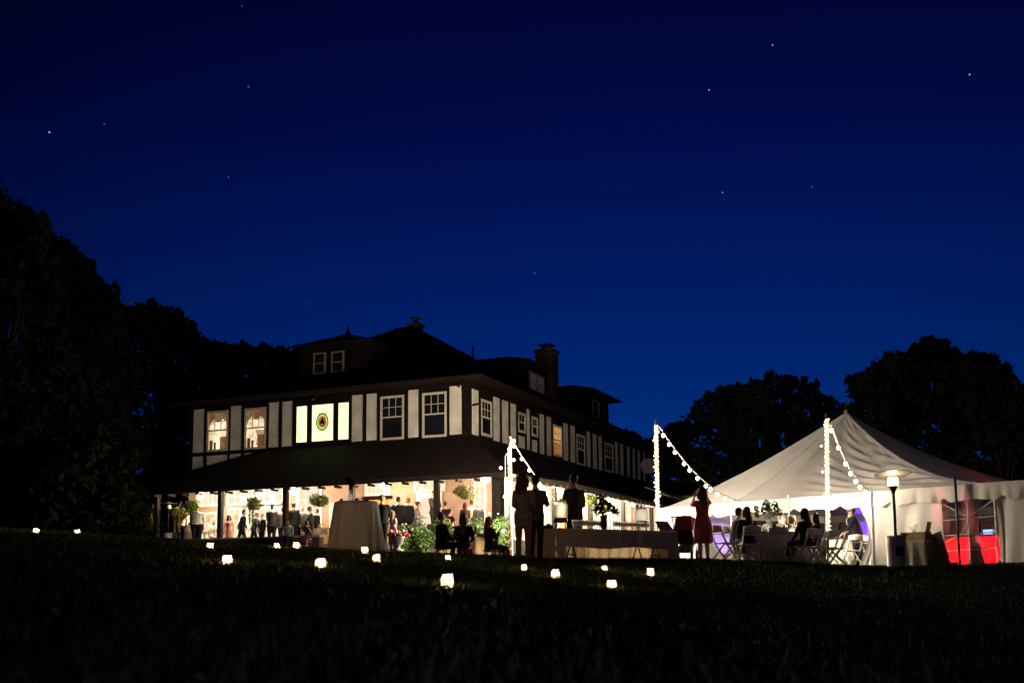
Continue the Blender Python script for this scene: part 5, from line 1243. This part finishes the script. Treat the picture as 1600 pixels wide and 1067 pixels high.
def hurricane(p, lab, s_=1.):
    t = empty('hurricane_lamp', p, 0, lab, 'candle lamp')
    b = MB(); b.lathe([(.06*s_, 0), (.06*s_, .01), (.018*s_, .03), (.016*s_, .14*s_), (.05*s_, .17*s_)], (0, 0, 0), 12); b.build('stem', M['clear'], t, True)
    b = MB(); b.lathe([(.05*s_, .17*s_), (.095*s_, .26*s_), (.10*s_, .36*s_), (.07*s_, .46*s_), (.085*s_, .50*s_)], (0, 0, 0), 16); b.build('chimney', M['jar'], t, True)
    b = MB(); b.lathe([(.03, .18*s_), (.03, .25*s_)], (0, 0, 0), 8); b.build('candle', M['wax'], t)
    b = MB(); b.lathe([(.004, .255*s_), (.016, .28*s_), (.010, .31*s_), (.002, .33*s_)], (0, 0, 0), 8); b.build('flame', M['flame2'], t)
hurricane(rt+Vector((.20, -.15, 0)), 'glass hurricane lamp on a stem right of the pale green flowers', .95)
for k, (dx, dy, nm) in enumerate(((.38, -.3, 'right'), (-.42, -.3, 'left'), (.55, .1, 'far right'))):
    t = empty('votive_candle', rt+Vector((dx, dy, 0)), 0, 'small lit votive at the %s of the round dining table' % nm, 'candle', 'votives on the round table')
    b = MB(); b.lathe([(.03, 0), (.04, .08), (.037, .08), (.027, .008)], (0, 0, 0), 12); b.build('cup', M['jar'], t, True)
    b = MB(); b.lathe([(.004, .03), (.012, .045), (.002, .075)], (0, 0, 0), 8); b.build('flame', M['flame2'], t)
for k in range(11):
    a = k*2.4; rr = .35+.04*k
    lab = 'drinking glass standing among the plates on the round dining table'
    copy_tree(g, rt+Vector((rr*math.cos(a), rr*math.sin(a)*.8, 0)), a, lab)
for k in range(8):
    a = k*math.pi/4; b = MB(); b.lathe([(.07, 0), (.13, .014), (.128, .018), (.06, .006)], (0, 0, 0), 20); o = b.build('dinner_plate', M['white_paint'], None, True, loc=rt+Vector((.58*math.cos(a), .58*math.sin(a), 0)))
    tag(o, 'white dinner plate set round the edge of the round dining table', 'plate', 'plates on the round table')
for k in range(6):
    p = wt+Vector((-.22+.085*k, -.2+.07*(k % 2), 0)); copy_tree(g, p, k, 'glass on the small white table by the standing man')

# patio heaters
def heater(p, lab, Ht=2.22, s_=1., lit=True):
    t = empty('patio_heater', p, 0, lab, 'patio heater', 'patio heaters'); s_ = Ht/2.22
    b = MB(); b.lathe([(.25*s_, .0), (.25*s_, .05), (.215*s_, .06), (.215*s_, .74*s_), (.205*s_, .76*s_), (.03, .765*s_)], (0, 0, 0), 24); b.build('tank_housing', M['steel'], t, True)
    b = MB(); b.box(-.09, .09, -.222*s_, -.212*s_, .3, .5); b.build('logo_plate', M['metal_dark'], t)
    b = MB(); b.tube([(0, 0, .76*s_), (0, 0, 1.80*s_)], .032*s_, 12); b.build('pole', M['green_metal'], t, True)
    b = MB(); b.lathe([(.035, 1.72*s_), (.05, 1.78*s_), (.10*s_, 1.88*s_), (.11*s_, 1.90*s_)], (0, 0, 0), 16); b.build('burner', M['metal_dark'], t, True)
    b = MB(); b.lathe([(.10*s_, 1.902*s_), (.12*s_, 1.92*s_), (.11*s_, 2.06*s_), (.09*s_, 2.09*s_)], (0, 0, 0), 18); b.build('mantle', M['mantle'] if lit else M['steel'], t, True)
    b = MB(); b.M = Matrix.Translation((0, 0, 2.17*s_)) @ Matrix.Rotation(R(-9 if lit else 0), 4, 'X') @ Matrix.Translation((0, 0, -2.17*s_)); b.lathe([(.06, 2.215*s_), (.2*s_, 2.195*s_), (.40*s_, 2.175*s_), (.41*s_, 2.168*s_), (.395*s_, 2.168*s_), (.2*s_, 2.178*s_), (.05*s_, 2.185*s_)], (0, 0, 0), 32); b.build('reflector', M['steel'], t, True)
    b = MB(); b.lathe([(.02, 2.2*s_), (.025, 2.24*s_), (.005, 2.25*s_)], (0, 0, 0), 8); b.build('cap_nut', M['steel'], t)
q = gpt(1402, 23.7); heater(q, 'patio heater with a glowing head in front of the right end of the marquee', at(1402, 737, 23.7).z-q.z)
q = on_terrace(262, -1.9); heater(q, 'patio heater with a pale dish at the left end of the porch', 2.14, lit=False)

# tan draped side table with crate, boards
q = gpt(1432, 25.5); rz2 = R(-52)
t = empty('side_table', q, rz2, 'small square table under a tan cloth, right of the patio heater', 'table'); hh = .70
b = MB(); b.box(-.42, .42, -.3, .3, hh-.03, hh-.004); b.build('tabletop', M['crate_wood'], t)
for x_ in (-.35, .35):
    for y_ in (-.25, .25): b = MB(); b.tube([(x_, y_, -.05), (x_, y_, hh-.03)], .02, 6); b.build('leg', M['metal_dark'], t)
def sq(i, j):
    a = 2*math.pi*i; c_, s_ = math.cos(a), math.sin(a); m_ = max(abs(c_)/.43, abs(s_)/.31); r0 = 1/m_
    if j < .25: return (r0*j/.25*c_, r0*j/.25*s_, hh)
    k = (j-.25)/.75; r1 = r0+.005+k*(.05+.03*math.sin(a*9))
    return (r1*c_, r1*s_, hh-min(k, .01)-(hh+.0)*k)
M['linen_tan'] = mat('linen_tan', (.50, .43, .33), .95, .1, 20, .3, bscale=150)
o = draped('tablecloth', sq, 160, 18, 'linen_tan'); o.location = q; o.rotation_euler = (0, 0, rz2); tag(o, 'tan cloth on the small square table by the patio heater', 'tablecloth')
tp_ = q+Vector((0, 0, hh+.004))
t = empty('wooden_crate', tp_+Vector((.05, -.05, 0)), rz2, 'low wooden crate of leaflets on the tan draped table', 'crate')
for k, (x0, x1, y0, y1) in enumerate(((-.28, .28, -.15, -.135), (-.28, .28, .135, .15), (-.28, -.265, -.134, .134), (.265, .28, -.134, .134))):
    b = MB(); b.box(x0, x1, y0, y1, 0, .17); b.build('side_board', M['crate_wood'], t)
b = MB(); b.box(-.264, .264, -.134, .134, 0, .012); b.build('bottom_board', M['crate_wood'], t)
o = MB(); o.box(-.05, .05, -.012, .012, 0, .42); o = o.build('standing_board', M['crate_wood'], None, loc=tp_+Vector((.27, .0, .02))); o.rotation_euler = (R(-4), R(14), R(-30)); tag(o, 'narrow wooden board standing up in the crate by the patio heater', 'board')
t = empty('twig_bunch', tp_+Vector((-.02, -.05, .013)), 0, 'few thin twigs standing up from the wooden crate', 'twigs')
b = MB()
for k in range(5): b.tube([(.01*k, 0, 0), (.02*k-.05, .01, .18), (.05*k-.12, .02, .28+.02*k)], .006, 5)
b.build('twigs', M['bark'], t)
o = MB(); o.box(-.26, .26, -.012, .012, 0, .86); o = o.build('leaning_board', M['dark_board'], None, loc=gpt(1467, 25.0)+Vector((.02, -.05, 0))); o.rotation_euler = (R(-12), R(-19), R(-45)); tag(o, 'dark brown board leaning against the tan draped table', 'board')
t = empty('potted_plant', tp_+Vector((-.3, -.1, 0)), 0, 'little green plant at the left edge of the tan draped table', 'plant')
b = MB(); b.lathe([(.03, 0), (.045, .06), (.04, .06)], (0, 0, 0), 10); b.build('pot', M['basket'], t, True)
leaf_cloud('foliage', [(tuple(tp_+Vector((-.3, -.1, .10))), (.09, .07, .06), 110)], .025, M['leaf'], t, tuple(tp_+Vector((-.3, -.1, 0))), seed=77)

# dance floor end: red draped table, screen, stand
w = TWp(8.75, 3.2, 0); w.z = gz(w.x, w.y); rz3 = math.atan2(-.779, .627)
t = empty('music_table', w, rz3, 'long red draped table seen through the clear window panel', 'table')
b = MB(); b.box(-1.0, 1.0, -.32, .32, .74, .78); b.build('tabletop', M['dark_board'], t)
for x_ in (-.9, .9):
    b = MB(); b.tube([(x_, 0, 0), (x_, 0, .74)], .02, 6); b.build('leg', M['metal_dark'], t)
b = MB(); b.grid(lambda i, j: (-1.02+2.04*i, -.34-.09*j*abs(math.sin(i*31+math.sin(i*7))), .785-.77*j), 160, 8)
o = b.build('table_skirt', M['red_cloth'], None, True, loc=w); o.rotation_euler = (0, 0, rz3); tag(o, 'red pleated cloth on the front of the music table', 'tablecloth')
up = Vector((0, 0, .79))
t = empty('laptop', w+up+TAX*.28+TBX*.05, rz3, 'open laptop with a blue glowing screen on the red draped table', 'laptop')
b = MB(); b.box(-.17, .17, -.12, .12, 0, .02); b.build('keyboard', M['metal_dark'], t)
b = MB(); b.box(-.17, .17, .12, .135, .02, .25); b.build('lid', M['metal_dark'], t)
b = MB(); b.box(-.155, .155, .112, .119, .07, .20); b.build('screen', emission('screen_blue', (.35, .5, 1.0), 2.2), t)
for k, dx in enumerate((-.15, .12, .6)):
    b = MB(); b.lathe([(.034, 0), (.034, .15), (.012, .20), (.012, .27)], (0, 0, 0), 10); o = b.build('bottle', bpy.data.materials['clear'], None, True, loc=w+up+TAX*dx-TBX*.2); tag(o, ('bottle left of the glowing laptop', 'bottle standing just before the glowing laptop', 'bottle right of the glowing laptop')[k], 'bottle', 'bottles on the red draped table')
w2 = TWp(8.6, 1.6, 0); w2.z = gz(w2.x, w2.y)
t = empty('speaker_stand', w2, 0, 'black tripod stand behind the left half of the clear window panel', 'stand')
b = MB(); b.tube([(0, 0, .3), (0, 0, 1.5)], .02, 8); b.build('pole', M['metal_dark'], t)
for k in range(3):
    a = k*2.094; b = MB(); b.tube([(0, 0, .55), (.42*math.cos(a), .42*math.sin(a), .02)], .014, 6); b.build('leg', M['metal_dark'], t)
o = MB(); o.box(-.14, .14, -.12, .12, 0, .42); o = o.build('loudspeaker', M['metal_dark'], None, loc=w2+Vector((0, 0, 1.501))); tag(o, 'black loudspeaker on the tripod stand behind the clear window panel', 'speaker')

# stroller
q = gpt(1071, 25.6); t = empty('pushchair', q, R(-20), 'dark pushchair with a red hood left of the woman in the red dress', 'pushchair')
for x_, y_, r_ in ((-.24, .30, .13), (.24, .30, .13), (-.22, -.33, .10), (.22, -.33, .10)):
    b = MB(); Mx = Matrix.Translation((x_, y_, r_)) @ Matrix.Rotation(R(90), 4, 'Y'); b.M = Mx; b.lathe([(r_*.72, -.02), (r_, -.02), (r_, .02), (r_*.72, .02)], (0, 0, 0), 18); wh = b.build('wheel', M['rubber'], t, True)
    b = MB(); b.M = Mx; b.lathe([(.03, -.025), (.03, .025)], (0, 0, 0), 8); b.build('hub', M['steel'], wh)
for x_ in (-.24, .24):
    b = MB(); b.tube([(x_, .3, .14), (x_, .05, .5), (x_, -.30, 1.02), (x_, -.42, 1.05)], .014, 6); b.build('side_frame', M['steel'], t)
    b = MB(); b.tube([(x_*.92, -.33, .12), (x_, .05, .52)], .014, 6); b.build('side_frame', M['steel'], t)
b = MB(); b.tube([(-.24, -.42, 1.05), (.24, -.42, 1.05)], .018, 8); b.build('handlebar', M['rubber'], t)
b = MB(); b.grid(lambda i, j: (-.21+.42*i, .32-.55*j+.04*math.sin(math.pi*i), .42+.42*j**1.6-.05*math.sin(math.pi*i)), 10, 10); b.build('seat', M['metal_dark'], t, True, solid=.05)
b = MB(); b.grid(lambda i, j: (-.25+.5*i, -.30+.10*math.sin(j*1.5)-.0+.42*math.sin(j*2.2)*.8, .62+.48*math.cos((1-j)*1.35)*(.85+.15*math.sin(math.pi*i))), 12, 12); b.build('hood', M['red_dark'], t, True, solid=.015)
b = MB(); b.box(-.18, .18, -.30, .15, .18, .36); b.build('basket', M['metal_dark'], t)

# urn with pink flowers, white pedestal, small cloth table
q = gpt(622, 33.4); t = empty('flower_urn', q, 0, 'grey stone urn full of bright pink flowers at the terrace edge', 'urn')
b = MB(); b.lathe([(.16, 0), (.16, .05), (.07, .09), (.06, .17), (.15, .24), (.20, .42), (.23, .46), (.20, .46)], (0, 0, 0), 20); b.build('urn', M['stone'], t, True)
leaf_cloud('foliage', [(tuple(q+Vector((0, 0, .52))), (.25, .22, .10), 260)], .035, M['leaf'], t, tuple(q), seed=61)
for k in range(22):
    a = k*2.4; rr = .05+.24*math.sqrt(k/22); b = MB(); b.ball((rr*math.cos(a)*1.15, rr*math.sin(a), .58+.08*math.sin(k*1.7)), (.062, .062, .05), 8, 6); b.build('flower', M['flower_pink'] if k % 5 else M['flower_pale'], t, True)
q = gpt(741, 25.9); t = empty('pedestal', q, 0, 'white turned pedestal with a small bowl top between the seated women', 'pedestal')
b = MB(); b.lathe([(.10, 0), (.10, .05), (.055, .09), (.05, .35), (.065, .52), (.05, .60)], (0, 0, 0), 18); b.build('shaft', M['white_paint'], t, True)
b = MB(); b.lathe([(.05, .60), (.13, .66), (.14, .70), (.12, .70), (.02, .66)], (0, 0, 0), 18); b.build('bowl', M['white_paint'], t, True)
q = gpt(727, 28.2); hq = .62
t = empty('low_table', q, 0, 'low table under a pale tan cloth behind the three seated people', 'table')
b = MB(); b.box(-.68, .68, -.3, .3, hq-.03, hq-.004); b.build('tabletop', M['crate_wood'], t)
for x_ in (-.6, .6):
    b = MB(); b.tube([(x_, 0, -.05), (x_, 0, hq-.03)], .03, 6); b.build('leg', M['metal_dark'], t)
b = MB(); b.grid(lambda i, j: (-.7+1.4*i, -.32+.64*min(1, j*1.0) if j < .0 else (-.31-.05*abs(1-2*j)*0-.02*math.sin(i*40)*(1-j) if j < .5 else -.31+.62*(j-.5)*2), hq*min(1, j*2)), 120, 12)
o = b.build('tablecloth', M['linen_beige'], None, True, loc=q); tag(o, 'pale tan cloth on the low table behind the three seated people', 'tablecloth')
# white clothed tables on the porch
for px, v, w_, lab, labc in ((498, -1.0, .7, 'low porch table left of the tall draped table', 'peach white cloth on the low porch table left of the tall draped table'), (300, -1.2, .8, 'porch table behind the men in white shirts', 'white cloth on the porch table behind the men in white shirts'),
                             (752, -1.9, .5, 'porch table beside the corner post', 'white cloth on the porch table beside the corner post'), (665, -1.6, .5, 'porch table by the white door', 'white cloth on the porch table by the white door')):
    p = on_terrace(px, v); t = empty('porch_table', p, R(-23.5), lab, 'table', 'tables on the porch')
    b = MB(); b.box(-w_, w_, -.35, .35, .70, .735); b.build('tabletop', M['crate_wood'], t)
    for x_ in (-w_+.1, w_-.1):
        b = MB(); b.tube([(x_, 0, 0), (x_, 0, .70)], .03, 6); b.build('leg', M['metal_dark'], t)
    b = MB(); b.add([(-w_-.01, -.36, .1), (w_+.01, -.36, .1), (w_+.01, -.36, .74), (-w_-.01, -.36, .74), (w_+.01, .36, .74), (-w_-.01, .36, .74)], [(0, 1, 2, 3), (3, 2, 4, 5)])
    o = b.build('tablecloth', M['linen_white'], None, loc=p); o.rotation_euler = (0, 0, R(-23.5)); tag(o, labc, 'tablecloth')

# candle jars on the grass
JARS = [(355, 884, 12, 'biggest glowing candle jar, lower left of the lawn'), (699, 920, 10.6, 'glowing candle jar lowest in the picture, at the middle of the lawn'), (956, 923, 12.4, 'bright candle jar on the lawn below the middle of the buffet table'),
        (868, 906, 13.2, 'candle jar on the lawn below the left end of the buffet table'), (819, 893, 16, 'candle jar on the lawn just below the silhouetted couple'), (945, 893, 19, 'small candle jar closest to the buffet table front'),
        (1017, 902, 18, 'rightmost candle jar, half sunk in the grass'), (588, 880, 16, 'candle jar on the grass right below the tall draped table'), (570, 868, 20, 'small candle jar touching the hem line of the tall draped table'),
        (501, 890, 13.2, 'candle jar on the lawn left of the tall draped table, well below the parapet'), (463, 860, 21, 'dim small candle jar below the woman sitting by the parapet'), (432, 859, 21.4, 'small candle jar below the man sitting by the parapet'),
        (328, 859, 15.5, 'sparkling candle jar at the foot of the second porch post'), (700, 877, 18.6, 'small candle jar below the man in the long dark coat'), (56, 835, 16.5, 'starry candle jar at the far left of the lawn'), (120, 836, 21, 'small dim candle jar second from the left edge')]
for px, py, Y, lab in JARS:
    lo_, hi_ = 5., 40.; bestY = Y; be = 1e9
    for k in range(60):                       # where the sight line meets the slope, near Y
        yy = Y-4+8*k/59; p = at(px, py, yy); e_ = abs(p.z-gz(p.x, p.y))+abs(yy-Y)*.002
        if e_ < be: be = e_; bestY = yy
    p = at(px, py, bestY); p.z = gz(p.x, p.y)
    t = empty('candle_jar', p, random.uniform(0, 6), lab, 'candle jar', 'candle jars on the lawn'); s_ = random.uniform(.85, 1.15); t.scale = (s_, s_, s_*random.uniform(.85, 1.1))
    b = MB(); b.lathe([(.052, .0), (.058, .01), (.060, .06), (.058, .095), (.046, .108), (.048, .13), (.044, .13), (.042, .108), (.054, .095), (.055, .012)], (0, 0, 0), 14); b.build('glass', M['jar'], t, True)
    b = MB(); b.lathe([(.034, .012), (.034, .045)], (0, 0, 0), 10); b.build('candle', M['wax'], t)
    b = MB(); b.lathe([(.006, .048), (.020, .062), (.016, .085), (.003, .108)], (0, 0, 0), 8); b.build('flame', M['flame'], t)
    for k in range(5):
        a = k*1.256+.3; b = MB(); b.tube([(.061*math.cos(a), .061*math.sin(a), .012), (.0625*math.cos(a+.35), .0625*math.sin(a+.35), .055), (.060*math.cos(a), .060*math.sin(a), .095)], .0055, 4); b.build('wire_wrap', M['metal_dark'], t)
    ld = bpy.data.lights.new('candle_light', 'POINT'); ld.energy = 11; ld.color = (1, .60, .26); ld.shadow_soft_size = .012
    lo = bpy.data.objects.new('candle_light', ld); COL.objects.link(lo); lo.parent = t; lo.location = (0, 0, .115)

# stars
STARS = [(77, 207, 2.2, 'bright white star high at the left edge'), (163, 194, 1.2, 'faint star right of the bright left star'), (388, 136, 1.4, 'faint bluish star high over the house\'s left end'), (378, 10, 1.0, 'faint star at the very top left of centre'),
         (357, 277, 1.2, 'faint star above the left trees'), (1207, 71, 1.9, 'bright star near the top right'), (1108, 141, 1.9, 'blue star below and left of the bright top right star'), (1515, 117, 2.1, 'white star nearest the right edge'),
         (1129, 301, 1.7, 'greenish star above the thick lit pole'), (1269, 292, 1.2, 'faint star above the marquee peak'), (480, 475, 1.0, 'faint star above the front dormer'), (835, 427, 1.2, 'lone small star above the right chimney')]
for px, py, r_, lab in STARS:
    d = Vector(ray(px, py).tolist()).normalized(); p = Vector(CAM.tolist())+d*1500
    nm = 'star_light_%d' % int(r_*10)
    m_ = bpy.data.materials.get(nm) or emission(nm, (.55, .75, 1.0), .12*r_**3)
    b = MB(); b.ball((0, 0, 0), 1500/FPX*.85, 8, 6); o = b.build('star', m_, None, True, loc=p); tag(o, lab, 'star')

# ------------------------------------------------------------------ fuse the figures
bpy.context.view_layer.update()
dg = bpy.context.evaluated_depsgraph_get()
for o in REMESH:
    me = bpy.data.meshes.new_from_object(o.evaluated_get(dg)); mt_ = o.data.materials[0]
    o['_m'] = 1; o.modifiers.clear(); o.data = me; me.materials.clear(); me.materials.append(mt_)
    me.polygons.foreach_set('use_smooth', [True]*len(me.polygons)); me.polygons.foreach_set('material_index', [0]*len(me.polygons)); del o['_m']
tri = sum(len(o.data.polygons) for o in bpy.data.objects if o.type == 'MESH')
print('FACES', tri, 'OBJECTS', len(bpy.data.objects))
